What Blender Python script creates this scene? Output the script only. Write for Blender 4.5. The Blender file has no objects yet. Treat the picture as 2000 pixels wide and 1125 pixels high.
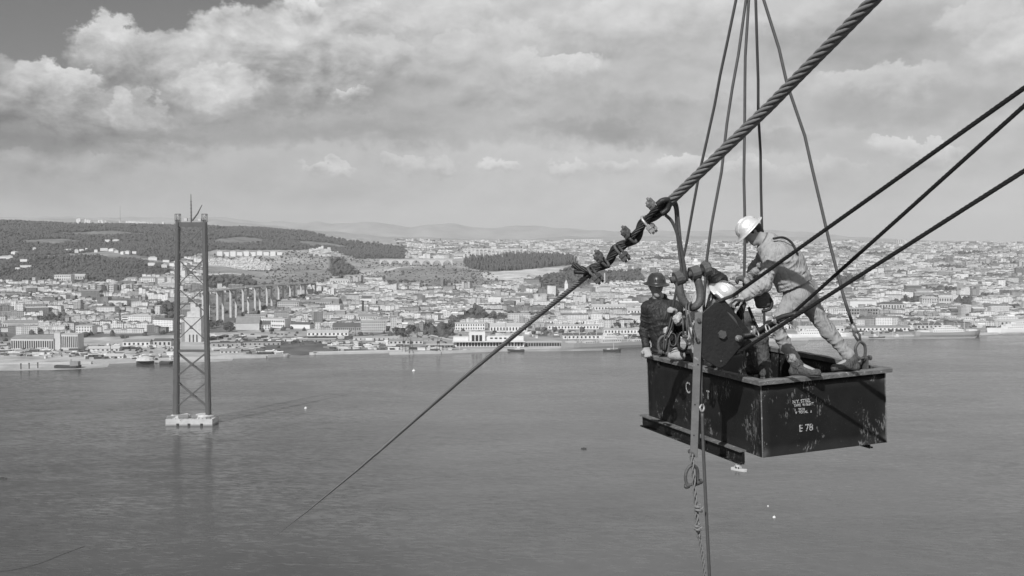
import bpy, bmesh, math, random
import numpy as np
from mathutils import Vector, Matrix, Euler

sc = bpy.context.scene
COL = sc.collection
R = math.radians
FPX, CX, CY, HORIZON, CAM_H = 2143.0, 1000.0, 562.5, 470.0, 171.0
PITCH = math.atan((CY - HORIZON) / FPX)
CP, SP = math.cos(PITCH), math.sin(PITCH)

# ------------------------------------------------------------------ camera
cam_d = bpy.data.cameras.new('camera')
cam_d.sensor_width = 36.0
cam_d.lens = FPX / 2000.0 * 36.0
cam_d.clip_start, cam_d.clip_end = 0.1, 60000.0
cam = bpy.data.objects.new('camera', cam_d)
COL.objects.link(cam)
cam.location = (0, 0, CAM_H)
cam.rotation_euler = (math.pi / 2 - PITCH, 0, 0)
sc.camera = cam

# ------------------------------------------------------------------ exposure
sc.view_settings.view_transform = 'Standard'
sc.view_settings.look = 'None'
sc.view_settings.exposure = 0.0
sc.view_settings.gamma = 1.0
sc.view_settings.use_curve_mapping = False
sc.cycles.max_bounces = 6
sc.cycles.diffuse_bounces = 3
sc.cycles.glossy_bounces = 3
sc.cycles.volume_bounces = 0
sc.cycles.use_denoising = True

# ------------------------------------------------------------------ sun
SUN_EL, SUN_AZ_FROM = R(40), math.atan2(-0.454, -0.891)      # direction the light comes from (x, y)
sun_d = bpy.data.lights.new('sun', 'SUN')
sun_d.energy = 5.0
sun_d.angle = R(0.5)
sun_d.color = (1.0, 1.0, 1.0)
sun = bpy.data.objects.new('sun', sun_d)
COL.objects.link(sun)
SUN_DIR = Vector((math.sin(SUN_AZ_FROM) * math.cos(SUN_EL), math.cos(SUN_AZ_FROM) * math.cos(SUN_EL), math.sin(SUN_EL)))
sun.rotation_euler = SUN_DIR.to_track_quat('Z', 'Y').to_euler()
sun.location = (-60, -100, 400)


class NT:
    """small helper for building node trees"""
    def __init__(self, tree):
        self.t = tree
        self.n = tree.nodes
        self.l = tree.links

    def node(self, kind, **kw):
        nd = self.n.new(kind)
        for k, v in kw.items():
            setattr(nd, k, v)
        return nd

    def put(self, sock, v):
        if hasattr(v, 'is_output') or hasattr(v, 'links'):
            self.l.new(v, sock)
        elif v is not None:
            sock.default_value = v

    def math(self, op, a, b=None, c=None, clamp=False):
        nd = self.node('ShaderNodeMath', operation=op, use_clamp=clamp)
        for i, v in enumerate((a, b, c)):
            if v is not None:
                self.put(nd.inputs[i], v)
        return nd.outputs[0]

    def xyz(self, x, y, z=0.0):
        nd = self.node('ShaderNodeCombineXYZ')
        for i, v in enumerate((x, y, z)):
            self.put(nd.inputs[i], v)
        return nd.outputs[0]

    def noise(self, vec, scale, detail=6.0, rough=0.55, dist=0.0, typ='FBM'):
        nd = self.node('ShaderNodeTexNoise', noise_dimensions='3D')
        nd.noise_type = typ
        self.put(nd.inputs['Vector'], vec)
        nd.inputs['Scale'].default_value = scale
        nd.inputs['Detail'].default_value = detail
        nd.inputs['Roughness'].default_value = rough
        nd.inputs['Distortion'].default_value = dist
        return nd.outputs[0]

    def ss(self, x, lo, hi, to0=0.0, to1=1.0):
        nd = self.node('ShaderNodeMapRange', interpolation_type='SMOOTHSTEP')
        self.put(nd.inputs[0], x)
        for i, v in zip((1, 2, 3, 4), (lo, hi, to0, to1)):
            self.put(nd.inputs[i], v)
        return nd.outputs[0]

    def mix(self, f, a, b):
        nd = self.node('ShaderNodeMix', data_type='FLOAT')
        self.put(nd.inputs[0], f)
        self.put(nd.inputs[2], a)
        self.put(nd.inputs[3], b)
        return nd.outputs[0]


# ------------------------------------------------------------------ sky
world = bpy.data.worlds.new('World')
sc.world = world
world.use_nodes = True
W = NT(world.node_tree)
W.n.clear()
sky = W.node('ShaderNodeTexSky', sky_type='NISHITA')
sky.sun_disc = False
sky.sun_elevation = SUN_EL
sky.sun_rotation = SUN_AZ_FROM
sky.altitude = 150
bw = W.node('ShaderNodeRGBToBW')
W.l.new(sky.outputs[0], bw.inputs[0])
geo = W.node('ShaderNodeTexCoord')
sep = W.node('ShaderNodeSeparateXYZ')
W.l.new(geo.outputs['Generated'], sep.inputs[0])
az = W.math('ARCTAN2', sep.outputs[0], sep.outputs[1])
el = W.math('ARCSINE', sep.outputs[2])
# everything below is in degrees of azimuth / elevation
U0 = W.math('MULTIPLY', az, 180 / math.pi)
V0 = W.math('MULTIPLY', el, 180 / math.pi)


def uv_of(px, py):
    u = math.atan((px - CX) / FPX)
    return math.degrees(u), math.degrees(math.atan((HORIZON - py) / FPX * math.cos(u)))


# billowing: domain warp by noise, stretched sideways near the horizon
base = W.xyz(U0, W.math('MULTIPLY', V0, 1.5))
w1 = W.noise(base, 0.22, 6, 0.62)
w2 = W.noise(W.xyz(W.math('ADD', U0, 31.7), W.math('MULTIPLY', V0, 1.5), 4.0), 0.22, 6, 0.62)
w3 = W.noise(W.xyz(U0, V0, 12.0), 1.1, 4, 0.6)
w4 = W.noise(W.xyz(U0, V0, 21.0), 1.1, 4, 0.6)
U = W.math('MULTIPLY_ADD', W.math('SUBTRACT', w1, 0.5), 4.2, W.math('MULTIPLY_ADD', W.math('SUBTRACT', w3, 0.5), 1.5, U0))
V = W.math('MULTIPLY_ADD', W.math('SUBTRACT', w2, 0.5), 3.0, W.math('MULTIPLY_ADD', W.math('SUBTRACT', w4, 0.5), 1.5, V0))
KD = 180 / math.pi / FPX


def blob(px, py, rx, ry, wt=1.0):
    u, v = uv_of(px, py)
    a = W.math('MULTIPLY', W.math('SUBTRACT', U, u), 1 / (rx * KD))
    b = W.math('MULTIPLY', W.math('SUBTRACT', V, v), 1 / (ry * KD))
    d = W.math('ADD', W.math('MULTIPLY', a, a), W.math('MULTIPLY', b, b))
    g = W.math('MAXIMUM', W.math('SUBTRACT', 1.0, d), 0.0)
    return W.math('MULTIPLY', g, wt)


def total(blobs):
    s = None
    for b in blobs:
        o = blob(*b)
        s = o if s is None else W.math('ADD', s, o)
    return s


# relief of the cloud masses: noise minus the noise a little towards the sun
pv = W.xyz(W.math('MULTIPLY', U0, 1.0), W.math('MULTIPLY', V0, 1.7))
po = W.xyz(W.math('ADD', U0, -0.45), W.math('MULTIPLY_ADD', V0, 1.7, 0.8))
n1 = W.noise(pv, 0.30, 7, 0.58, 0.2)
n2 = W.noise(po, 0.30, 7, 0.58, 0.2)
relief = W.math('SUBTRACT', n1, n2)
slow = W.noise(W.xyz(W.math('MULTIPLY', U0, 0.5), W.math('MULTIPLY', V0, 1.6), 5.0), 0.16, 4, 0.5)
dark = total([(120, 275, 330, 45, .10), (560, 262, 380, 34, .11), (860, 240, 240, 40, .09), (1250, 232, 280, 50, .12),
              (1430, 278, 170, 26, .10), (1650, 85, 300, 75, .10), (1750, 210, 320, 45, .07), (60, 320, 260, 80, .06), (1130, 262, 200, 30, .08)])
veil = W.math('SUBTRACT', W.math('MULTIPLY_ADD', W.math('SUBTRACT', slow, 0.5), 0.18, 0.495), dark)
veil = W.math('MULTIPLY_ADD', relief, 0.15, veil)
low = W.ss(V, 8.0, 5.4)                         # layer towards the horizon
right = W.ss(U, -11.0, -3.0)                    # general overcast to the east
cover = W.math('MAXIMUM', low, right)
tone = veil
# heaps of cumulus, far to near: crisp bright tops, soft grey bases
PUFF = [(1050, 90, 420, 140, .53, .42, .8), (1290, 60, 220, 80, .57, .44, .75), (820, 110, 270, 130, .54, .37, .8), (950, 150, 170, 60, .55, .42, .7), (1090, 132, 115, 38, .61, .46, .85), (880, 60, 160, 60, .56, .44, .6),
        (650, 112, 190, 118, .55, .36, .9), (480, 128, 150, 108, .57, .35, .9), (640, 170, 120, 70, .46, .37, .6), (350, 152, 120, 98, .58, .34, .95), (228, 108, 80, 84, .61, .34, .97), (-30, 195, 100, 85, .46, .28, .96),
        (105, 190, 105, 68, .60, .31, .97), (145, 168, 72, 44, .70, .44, .9), (190, 235, 110, 60, .46, .33, .7), (425, 188, 110, 66, .66, .42, .65), (400, 175, 50, 34, .68, .50, .6), (330, 80, 60, 45, .58, .42, .6), (275, 240, 54, 56, .64, .40, .8),
        (500, 75, 70, 40, .58, .44, .6), (690, 203, 50, 19, .61, .44, .65), (600, 28, 46, 36, .70, .50, .85), (760, 60, 70, 40, .58, .46, .5),
        (640, 338, 70, 16, .56, .44, .8), (780, 326, 50, 24, .57, .44, .75), (860, 320, 42, 24, .57, .44, .75), (980, 322, 55, 18, .61, .46, .85), (1100, 322, 40, 20, .59, .46, .8), (1200, 326, 60, 20, .58, .46, .75),
        (1345, 322, 85, 30, .59, .46, .75), (1460, 332, 60, 18, .57, .46, .7), (1600, 338, 90, 18, .52, .46, .5), (120, 330, 160, 24, .44, .38, .4), (330, 305, 120, 20, .45, .38, .4),
        (740, 120, 90, 55, .58, .42, .6), (900, 110, 90, 50, .58, .43, .6), (1000, 90, 80, 50, .58, .44, .55), (700, 40, 80, 40, .58, .44, .5), (1150, 60, 90, 45, .58, .46, .5), (1720, 168, 150, 46, .55, .42, .75), (1780, 298, 95, 27, .58, .47, .75), (1975, 105, 95, 62, .62, .46, .85), (1900, 60, 80, 40, .56, .46, .6), (1560, 60, 120, 50, .50, .40, .5)]
for (px, py, rx, ry, tt, tb, op) in PUFF:
    u, v = uv_of(px, py)
    a = W.math('MULTIPLY', W.math('SUBTRACT', U, u), 1 / (rx * KD))
    b = W.math('MULTIPLY', W.math('SUBTRACT', V, v), 1 / (ry * KD))
    d = W.math('MULTIPLY_ADD', a, a, W.math('MULTIPLY', b, b))
    m = W.math('DIVIDE', W.math('SUBTRACT', 1.0, d), W.ss(b, -0.6, 0.8, 1.0, 0.22), clamp=True)
    tn = W.math('MULTIPLY_ADD', relief, 0.80 if px < 720 else 0.34, W.ss(b, -0.9, 0.9, tb - .03, tt + .03))
    mo = W.math('MULTIPLY', m, op)
    tone = W.mix(mo, tone, tn)
    if px < 900 and py < 260 and rx > 60:
        cover = W.math('MAXIMUM', cover, m)
tone = W.math('MULTIPLY_ADD', W.math('SUBTRACT', tone, 0.46), 1.35, 0.475)
tone = W.math('MULTIPLY', tone, W.ss(U0, -34.0, 6.0, 0.80, 1.03))
hz = W.ss(V0, 3.2, -0.5)
tone = W.mix(W.math('MULTIPLY', hz, 0.85), tone, W.ss(U0, -30.0, 0.0, 0.43, 0.505))
tone = W.math('MAXIMUM', tone, 0.12)
clear = W.math('MULTIPLY', bw.outputs[0], 0.050)
clear = W.math('MINIMUM', clear, 0.27)
final = W.mix(cover, clear, tone)
bg = W.node('ShaderNodeBackground')
W.l.new(W.math('MULTIPLY', final, 10.0), bg.inputs[0])
bg.inputs[1].default_value = 0.1
wo = W.node('ShaderNodeOutputWorld')
W.l.new(bg.outputs[0], wo.inputs[0])
world.cycles.sampling_method = 'MANUAL'
world.cycles.sample_map_resolution = 512


# ------------------------------------------------------------------ projection helpers (place things where they stand)
def ray(px, py):
    a, b = (px - CX) / FPX, (CY - py) / FPX
    return Vector((a, CP + b * SP, -SP + b * CP))


def at(px, py, D):
    """the point seen at photo pixel px, py whose distance north of the camera is D metres"""
    r = ray(px, py)
    k = D / r.y
    return Vector((r.x * k, D, CAM_H + r.z * k))


def on(px, py, z=0.0):
    r = ray(px, py)
    k = (z - CAM_H) / r.z
    return Vector((r.x * k, r.y * k, z))


def pix(p):
    d = p[1] * CP - (p[2] - CAM_H) * SP
    u = p[1] * SP + (p[2] - CAM_H) * CP
    return CX + FPX * p[0] / d, CY - FPX * u / d


# ------------------------------------------------------------------ object helpers
def link(name, mesh, parent=None, mat=None):
    o = bpy.data.objects.new(name, mesh)
    COL.objects.link(o)
    if parent is not None:
        o.parent = parent
    if mat is not None and mesh is not None and not mesh.materials:
        mesh.materials.append(mat)
    return o


def tag(o, label=None, cat=None, group=None, kind=None):
    if label:
        o['label'] = label
    if cat:
        o['category'] = cat
    if group:
        o['group'] = group
    if kind:
        o['kind'] = kind
    return o


def empty(name, loc=(0, 0, 0), rz=0.0):
    o = bpy.data.objects.new(name, None)
    COL.objects.link(o)
    o.location = loc
    o.rotation_euler = (0, 0, rz)
    return o


def thing(name, label, cat, loc=(0, 0, 0), rz=0.0, group=None):
    return tag(empty(name, loc, rz), label, cat, group)


class MB:
    """collects simple shapes and builds ONE mesh object from them"""
    def __init__(self):
        self.v, self.f = [], []

    def add(self, vs, fs):
        b = len(self.v)
        self.v += [tuple(p) for p in vs]
        self.f += [tuple(b + i for i in q) for q in fs]
        return self

    def box(self, c, s, rz=0.0, M=None):
        x, y, z = s[0] / 2, s[1] / 2, s[2] / 2
        vs = [Vector((a * x, b * y, d * z)) for d in (-1, 1) for a, b in ((-1, -1), (1, -1), (1, 1), (-1, 1))]
        m = Matrix.Rotation(rz, 3, 'Z') if M is None else M
        return self.add([m @ p + Vector(c) for p in vs],
                        [(3, 2, 1, 0), (4, 5, 6, 7), (0, 1, 5, 4), (1, 2, 6, 5), (2, 3, 7, 6), (3, 0, 4, 7)])

    def bar(self, a, b, w, d=None, up=(0, 0, 1)):
        a, b = Vector(a), Vector(b)
        t = (b - a)
        L = t.length
        t.normalize()
        up = Vector(up)
        if abs(t.dot(up)) > 0.98:
            up = Vector((0, 1, 0))
        s = t.cross(up).normalized()
        u = s.cross(t)
        return self.box((a + b) / 2, (w, L, d or w), M=Matrix((s, t, u)).transposed())

    def tube(self, pts, r, n=8, cap=True):
        pts = [Vector(p) for p in pts]
        rs = r if isinstance(r, (list, tuple)) else [r] * len(pts)
        vs, fs = [], []
        ref = None
        for i, p in enumerate(pts):
            t = (pts[min(i + 1, len(pts) - 1)] - pts[max(i - 1, 0)]).normalized()
            if ref is None:
                ref = t.orthogonal().normalized()
            ref = (ref - t * ref.dot(t)).normalized()
            s = t.cross(ref)
            for k in range(n):
                q = 2 * math.pi * k / n
                vs.append(p + (ref * math.cos(q) + s * math.sin(q)) * rs[i])
        for i in range(len(pts) - 1):
            for k in range(n):
                k2 = (k + 1) % n
                fs.append((i * n + k, i * n + k2, (i + 1) * n + k2, (i + 1) * n + k))
        if cap:
            fs.append(tuple(range(n - 1, -1, -1)))
            fs.append(tuple((len(pts) - 1) * n + k for k in range(n)))
        return self.add(vs, fs)

    def prism(self, poly, z0, z1, M=None):
        """poly: list of (x, y); extruded from z0 to z1; M maps local to place"""
        n = len(poly)
        vs = [Vector((x, y, z0)) for x, y in poly] + [Vector((x, y, z1)) for x, y in poly]
        if M is not None:
            vs = [M @ p for p in vs]
        fs = [tuple(range(n - 1, -1, -1)), tuple(range(n, 2 * n))] + [(i, (i + 1) % n, n + (i + 1) % n, n + i) for i in range(n)]
        return self.add(vs, fs)

    def mesh(self, name, smooth=False):
        me = bpy.data.meshes.new(name)
        me.from_pydata(self.v, [], self.f)
        if smooth:
            me.polygons.foreach_set('use_smooth', [True] * len(me.polygons))
        me.update()
        return me

    def build(self, name, mat, parent=None, smooth=False, bevel=0.0):
        me = self.mesh(name, smooth)
        if bevel:
            bm = bmesh.new()
            bm.from_mesh(me)
            bmesh.ops.bevel(bm, geom=bm.edges[:], offset=bevel, segments=1, affect='EDGES', clamp_overlap=True)
            bm.to_mesh(me)
            bm.free()
        return link(name, me, parent, mat)


def spline(pts, n=8):
    """Catmull-Rom through pts"""
    P = [Vector(p) for p in pts]
    P = [P[0] * 2 - P[1]] + P + [P[-1] * 2 - P[-2]]
    out = []
    for i in range(1, len(P) - 2):
        for k in range(n):
            t = k / n
            a, b, c, d = P[i - 1], P[i], P[i + 1], P[i + 2]
            out.append(0.5 * ((2 * b) + (c - a) * t + (2 * a - 5 * b + 4 * c - d) * t * t + (3 * b - a - 3 * c + d) * t ** 3))
    out.append(P[-2])
    return out


# ------------------------------------------------------------------ materials (all grey: the picture is black and white)
MATS = {}


def mat(name, col=0.4, rough=0.7, var=0.25, scale=3.0, bump=0.0, bscale=20.0, metal=0.0, wear=None, spec=0.4, attr=None, detail=5.0, crease=None):
    if name in MATS:
        return MATS[name]
    m = bpy.data.materials.new(name)
    m.use_nodes = True
    N = NT(m.node_tree)
    bs = N.n['Principled BSDF']
    tc = N.node('ShaderNodeTexCoord')
    co = tc.outputs['Object']
    v = N.noise(co, scale, detail, 0.6)
    f = N.math('MULTIPLY_ADD', N.math('SUBTRACT', v, 0.5), var * 2, 1.0)
    if attr:
        at_ = N.node('ShaderNodeAttribute', attribute_name=attr)
        c = N.math('MULTIPLY', at_.outputs['Fac'], f)
    else:
        c = N.math('MULTIPLY', f, col)
    if wear:
        wcol, lo, wsc = wear
        wn = N.noise(co, wsc, 8, 0.7)
        c = N.mix(N.ss(wn, lo, lo + 0.06), c, wcol)
    N.l.new(c, bs.inputs['Base Color'])
    bs.inputs['Roughness'].default_value = rough
    bs.inputs['Metallic'].default_value = metal
    bs.inputs['Specular IOR Level'].default_value = spec
    if crease:
        # sharp cloth creases: folded noise, drawn out along the drop of the cloth
        cs, dist = crease
        mp = N.node('ShaderNodeMapping')
        mp.inputs['Rotation'].default_value = (0.5, 0.9, 0.4)
        mp.inputs['Scale'].default_value = (1.0, 1.0, 0.45)
        N.l.new(co, mp.inputs['Vector'])
        n_ = N.noise(mp.outputs[0], cs, 3, 0.5, 0.9)
        h_ = N.math('POWER', N.math('ABSOLUTE', N.math('MULTIPLY_ADD', n_, 2.0, -1.0)), 0.6)
        n2_ = N.noise(mp.outputs[0], cs * 2.7, 3, 0.5, 1.4)
        h_ = N.math('MULTIPLY_ADD', N.math('POWER', N.math('ABSOLUTE', N.math('MULTIPLY_ADD', n2_, 2.0, -1.0)), 0.6), 0.4, h_)
        b = N.node('ShaderNodeBump')
        b.inputs['Strength'].default_value = 1.0
        b.inputs['Distance'].default_value = dist
        N.l.new(h_, b.inputs['Height'])
        N.l.new(b.outputs[0], bs.inputs['Normal'])
    elif bump:
        b = N.node('ShaderNodeBump')
        b.inputs['Strength'].default_value = bump
        b.inputs['Distance'].default_value = 0.02
        N.l.new(N.noise(co, bscale, 5, 0.6), b.inputs['Height'])
        N.l.new(b.outputs[0], bs.inputs['Normal'])
    MATS[name] = m
    return m
# ------------------------------------------------------------------ water
def water_material():
    m = bpy.data.materials.new('river_water')
    m.use_nodes = True
    N = NT(m.node_tree)
    bs = N.n['Principled BSDF']
    tc = N.node('ShaderNodeTexCoord')
    sp = N.node('ShaderNodeSeparateXYZ')
    N.l.new(tc.outputs['Object'], sp.inputs[0])
    x, y = sp.outputs[0], sp.outputs[1]
    # wind streaks and slicks run across the river
    big = N.noise(N.xyz(N.math('MULTIPLY_ADD', y, 0.25, x), N.math('MULTIPLY', y, 2.4)), 0.0035, 6, 0.62, 0.8)
    slick = N.ss(big, 0.36, 0.62)
    patchy = N.ss(N.noise(N.xyz(N.math('MULTIPLY_ADD', y, 0.5, x), N.math('MULTIPLY', y, 1.3), 11.0), 0.009, 4, 0.55, 0.5), 0.36, 0.64, 0.66, 1.2)

    def slopes(vec, scale, detail, amount):
        """two slope components of the wave surface straight from a vector noise"""
        nd = N.node('ShaderNodeTexNoise', noise_dimensions='3D')
        N.put(nd.inputs['Vector'], vec)
        nd.inputs['Scale'].default_value = scale
        nd.inputs['Detail'].default_value = detail
        nd.inputs['Roughness'].default_value = 0.6
        nd.inputs['Distortion'].default_value = 0.5
        q = N.node('ShaderNodeSeparateColor')
        N.l.new(nd.outputs['Color'], q.inputs[0])
        return [N.math('MULTIPLY', N.math('SUBTRACT', q.outputs[i], 0.5), amount) for i in (0, 1)]

    a1 = slopes(N.xyz(N.math('MULTIPLY_ADD', y, 0.35, N.math('MULTIPLY', x, 0.42)), y), 0.34, 4, N.math('MULTIPLY', patchy, 0.29))
    a2 = slopes(N.xyz(N.math('MULTIPLY_ADD', y, -0.25, N.math('MULTIPLY', x, 0.5)), y, 7.0), 0.05, 3, 0.10)
    cb = N.xyz(N.math('ADD', a1[0], a2[0]), N.math('ADD', a1[1], a2[1]), 1.0)
    nz = N.node('ShaderNodeVectorMath', operation='NORMALIZE')
    N.l.new(cb, nz.inputs[0])
    N.l.new(nz.outputs[0], bs.inputs['Normal'])
    N.l.new(N.mix(slick, 0.082, 0.066), bs.inputs['Base Color'])
    N.l.new(N.mix(slick, 0.15, 0.20), bs.inputs['Roughness'])
    bs.inputs['IOR'].default_value = 1.33
    bs.inputs['Specular IOR Level'].default_value = 0.34
    return m


mb = MB()
mb.add([(-14000, -5000, 0), (14000, -5000, 0), (14000, 6500, 0), (-14000, 6500, 0)], [(0, 1, 2, 3)])
tag(mb.build('river', water_material()), 'broad grey rippled river below the hanging skip', None, kind='structure')

# ------------------------------------------------------------------ terrain: heights along bearings (photo columns)
PROF = {
    -600: [(1300, -1), (1345, 2), (1600, 3), (2000, 20), (2500, 55), (3000, 100), (3600, 165), (4300, 220), (5000, 250), (6000, 262), (8000, 240)],
    0: [(1420, -1), (1478, 2.2), (1700, 3), (2000, 12), (2400, 35), (2800, 68), (3200, 103), (3800, 160), (4400, 214), (4900, 250), (5500, 262), (8000, 240)],
    300: [(1520, -1), (1560, 2.2), (1800, 3), (2200, 14), (2600, 40), (3000, 70), (3500, 112), (4200, 166), (4900, 222), (5400, 246), (6000, 240), (8000, 210)],
    520: [(1600, -1), (1640, 2.2), (1900, 3), (2400, 14), (2800, 32), (3200, 58), (3800, 102), (4400, 140), (5000, 186), (5500, 226), (6000, 232), (8000, 190)],
    640: [(1690, -1), (1720, 2.2), (1960, 3), (2450, 13), (2900, 34), (3300, 56), (3900, 98), (4500, 130), (5200, 170), (5800, 205), (6400, 200), (8000, 170)],
    800: [(1665, -1), (1690, 2.2), (2000, 3), (2500, 12), (3000, 35), (3400, 55), (4000, 82), (4800, 112), (5600, 142), (6400, 158), (7200, 160), (9000, 150)],
    1000: [(1680, -1), (1710, 2.2), (2100, 3), (2700, 15), (3300, 45), (3800, 68), (4400, 92), (5200, 112), (6200, 132), (7000, 142), (8000, 150), (9000, 155)],
    1300: [(1760, -1), (1790, 2.2), (2200, 3), (2800, 20), (3400, 50), (4000, 72), (4800, 96), (5800, 118), (7000, 136), (8000, 146), (9000, 152), (9500, 152)],
    1700: [(1890, -1), (1920, 2.2), (2300, 4), (2900, 22), (3600, 50), (4400, 75), (5400, 101), (6600, 126), (7500, 140), (8200, 146), (9000, 148), (9500, 148)],
    2000: [(1985, -1), (2015, 2.2), (2400, 4), (3000, 24), (3700, 52), (4500, 78), (5500, 102), (6700, 126), (7500, 138), (8200, 142), (9000, 142), (9500, 140)],
    2600: [(2150, -1), (2190, 2.2), (2500, 4), (3000, 20), (3700, 50), (4500, 75), (5500, 100), (6700, 120), (7500, 130), (8200, 134), (9000, 134), (9500, 132)],
}
_cols = sorted(PROF)
_tc = [(c - CX) / FPX for c in _cols]


def heights(x, y):
    """terrain height for arrays of x, y"""
    x, y = np.asarray(x, float), np.asarray(y, float)
    t = x / np.maximum(y, 1.0)
    tc = np.array(_tc)
    i = np.clip(np.searchsorted(tc, t) - 1, 0, len(tc) - 2)
    f = np.clip((t - tc[i]) / (tc[i + 1] - tc[i]), 0, 1)
    Z = np.stack([np.interp(y, [q[0] for q in PROF[c]], [q[1] for q in PROF[c]]) for c in _cols])
    k = np.arange(x.size).reshape(x.shape)
    Zf = Z.reshape(len(_cols), -1)
    z = Zf[i.ravel(), k.ravel()].reshape(x.shape) * (1 - f) + Zf[i.ravel() + 1, k.ravel()].reshape(x.shape) * f
    a = np.clip((z - 4) / 60, 0, 1)
    return z + a * (5 * np.sin(x * 0.011 + y * 0.004) * np.sin(y * 0.009 - x * 0.003 + 1.0) + 2.5 * np.sin(x * 0.031 + 2) * np.sin(y * 0.027))


def height(x, y):
    return float(heights(np.array([x]), np.array([y]))[0])


def inside(poly, x, y):
    """which of the points x, y (arrays) lie in the polygon"""
    x, y = np.asarray(x, float), np.asarray(y, float)
    c = np.zeros(x.shape, bool)
    n = len(poly)
    for i in range(n):
        x1, y1 = poly[i]
        x2, y2 = poly[(i + 1) % n]
        if y1 == y2:
            continue
        c ^= ((y1 > y) != (y2 > y)) & (x < (x2 - x1) * (y - y1) / (y2 - y1) + x1)
    return c


def pixs(x, y, z):
    d = y * CP - (z - CAM_H) * SP
    u = y * SP + (z - CAM_H) * CP
    return CX + FPX * x / d, CY - FPX * u / d


def ground(px, py):
    """where the line of sight through a photo pixel meets the terrain"""
    r = ray(px, py)
    D = np.arange(1350.0, 9400.0, 4.0)
    X, Zr = r.x / r.y * D, CAM_H + r.z / r.y * D
    g = np.maximum(heights(X, D), 0.0)
    hit = np.nonzero(Zr <= g)[0]
    k = hit[0] if len(hit) else len(D) - 1
    return Vector((X[k], D[k], max(g[k], 0.0)))


# what grows or lies where, traced on the photograph and used only to lay the ground out (albedo, woods)
WOODS = [
    [(-700, 400), (0, 432), (150, 432), (300, 440), (420, 436), (560, 446), (680, 470), (800, 486), (790, 505), (700, 505), (640, 488), (560, 488),
     (420, 488), (330, 512), (220, 490), (0, 505), (-700, 520)],
    [(-100, 505), (220, 500), (330, 520), (330, 540), (230, 556), (0, 553), (-100, 553)],
    [(240, 594), (345, 592), (345, 640), (300, 612), (240, 605)],
    [(905, 512), (990, 503), (1110, 504), (1130, 516), (1010, 528), (960, 530), (915, 524)],
    [(1040, 545), (1100, 535), (1250, 528), (1262, 552), (1180, 560), (1090, 580), (1045, 565)],
    [(400, 542), (480, 540), (500, 555), (400, 565)],
    [(70, 625), (125, 612), (130, 640), (75, 640)],
    [(640, 505), (670, 505), (700, 535), (650, 540)],
    [(1630, 555), (1690, 540), (1680, 560), (1640, 565)],
    [(1745, 585), (1800, 580), (1800, 595), (1750, 598)], [(1860, 585), (1900, 585), (1900, 600), (1860, 600)],
    [(880, 625), (930, 600), (960, 615), (1000, 615), (1080, 612), (1085, 622), (940, 632), (870, 640)],
    [(830, 640), (885, 635), (890, 655), (850, 660)],
]
for (_a, _b, _c, _d) in ((1300, 548, 26, 5), (1332, 560, 14, 4), (1440, 548, 16, 5), (1415, 500, 30, 3), (1660, 548, 34, 7), (1700, 520, 16, 3), (1790, 563, 18, 3), (1835, 566, 32, 3.5), (1870, 567, 26, 3), (1806, 562, 9, 4),
                         (1858, 548, 8, 3), (1880, 556, 14, 3), (1760, 535, 14, 3), (1930, 520, 20, 3), (1975, 515, 22, 3), (1850, 524, 24, 3), (1720, 498, 30, 2.5), (1640, 488, 36, 2.5), (1900, 497, 36, 2), (1600, 520, 20, 3),
                         (1985, 603, 24, 5), (1745, 612, 12, 3), (1780, 618, 20, 3), (1690, 578, 14, 3), (1925, 580, 12, 4), (1960, 562, 12, 3), (1120, 530, 30, 4), (1200, 512, 30, 3), (1290, 508, 40, 3), (1540, 500, 30, 3)):
    WOODS.append([(_a + _c * math.cos(k * .785), _b + _d * math.sin(k * .785)) for k in range(8)])
CLEARINGS = [
    [(40, 434), (120, 431), (230, 433), (330, 437), (250, 440), (140, 438)], [(330, 438), (400, 437), (380, 442)], [(20, 470), (120, 466), (180, 472), (90, 476)],
    [(400, 470), (470, 462), (540, 470), (450, 478)], [(190, 500), (260, 497), (300, 503), (220, 507)], [(560, 468), (640, 474), (700, 486), (600, 480)], [(120, 455), (220, 450), (300, 458), (180, 461)],
]
FIELDS = [   # (tone, polygon): open ground without houses
    (.055, [(60, 515), (230, 512), (340, 525), (340, 545), (200, 530), (60, 530)]),
    (.05, [(-50, 542), (100, 546), (100, 556), (-50, 560)]),
    (.30, [(400, 500), (560, 494), (600, 512), (540, 525), (400, 520)]),
    (.20, [(560, 515), (620, 518), (660, 540), (640, 560), (560, 548)]),
    (.20, [(750, 530), (860, 518), (1000, 545), (920, 560), (760, 570)]),
    (.42, [(940, 532), (1100, 522), (1130, 530), (1010, 548), (945, 545)]),
    (.30, [(640, 540), (760, 520), (760, 530), (650, 550)]),
    (.10, [(480, 690), (560, 660), (760, 655), (760, 690), (600, 695)]),
]
BARE = [   # terraces of quay and rail yard where only built things stand
    [(-800, 660), (340, 650), (420, 640), (760, 650), (900, 640), (1250, 640), (1250, 720), (-800, 760)],
    [(1250, 646), (1560, 644), (2600, 628), (2600, 720), (1250, 720)],
]


def in_any(polys, px, py):
    r = np.zeros(np.shape(px), bool)
    for p in polys:
        r |= inside(p, px, py)
    return r


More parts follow.
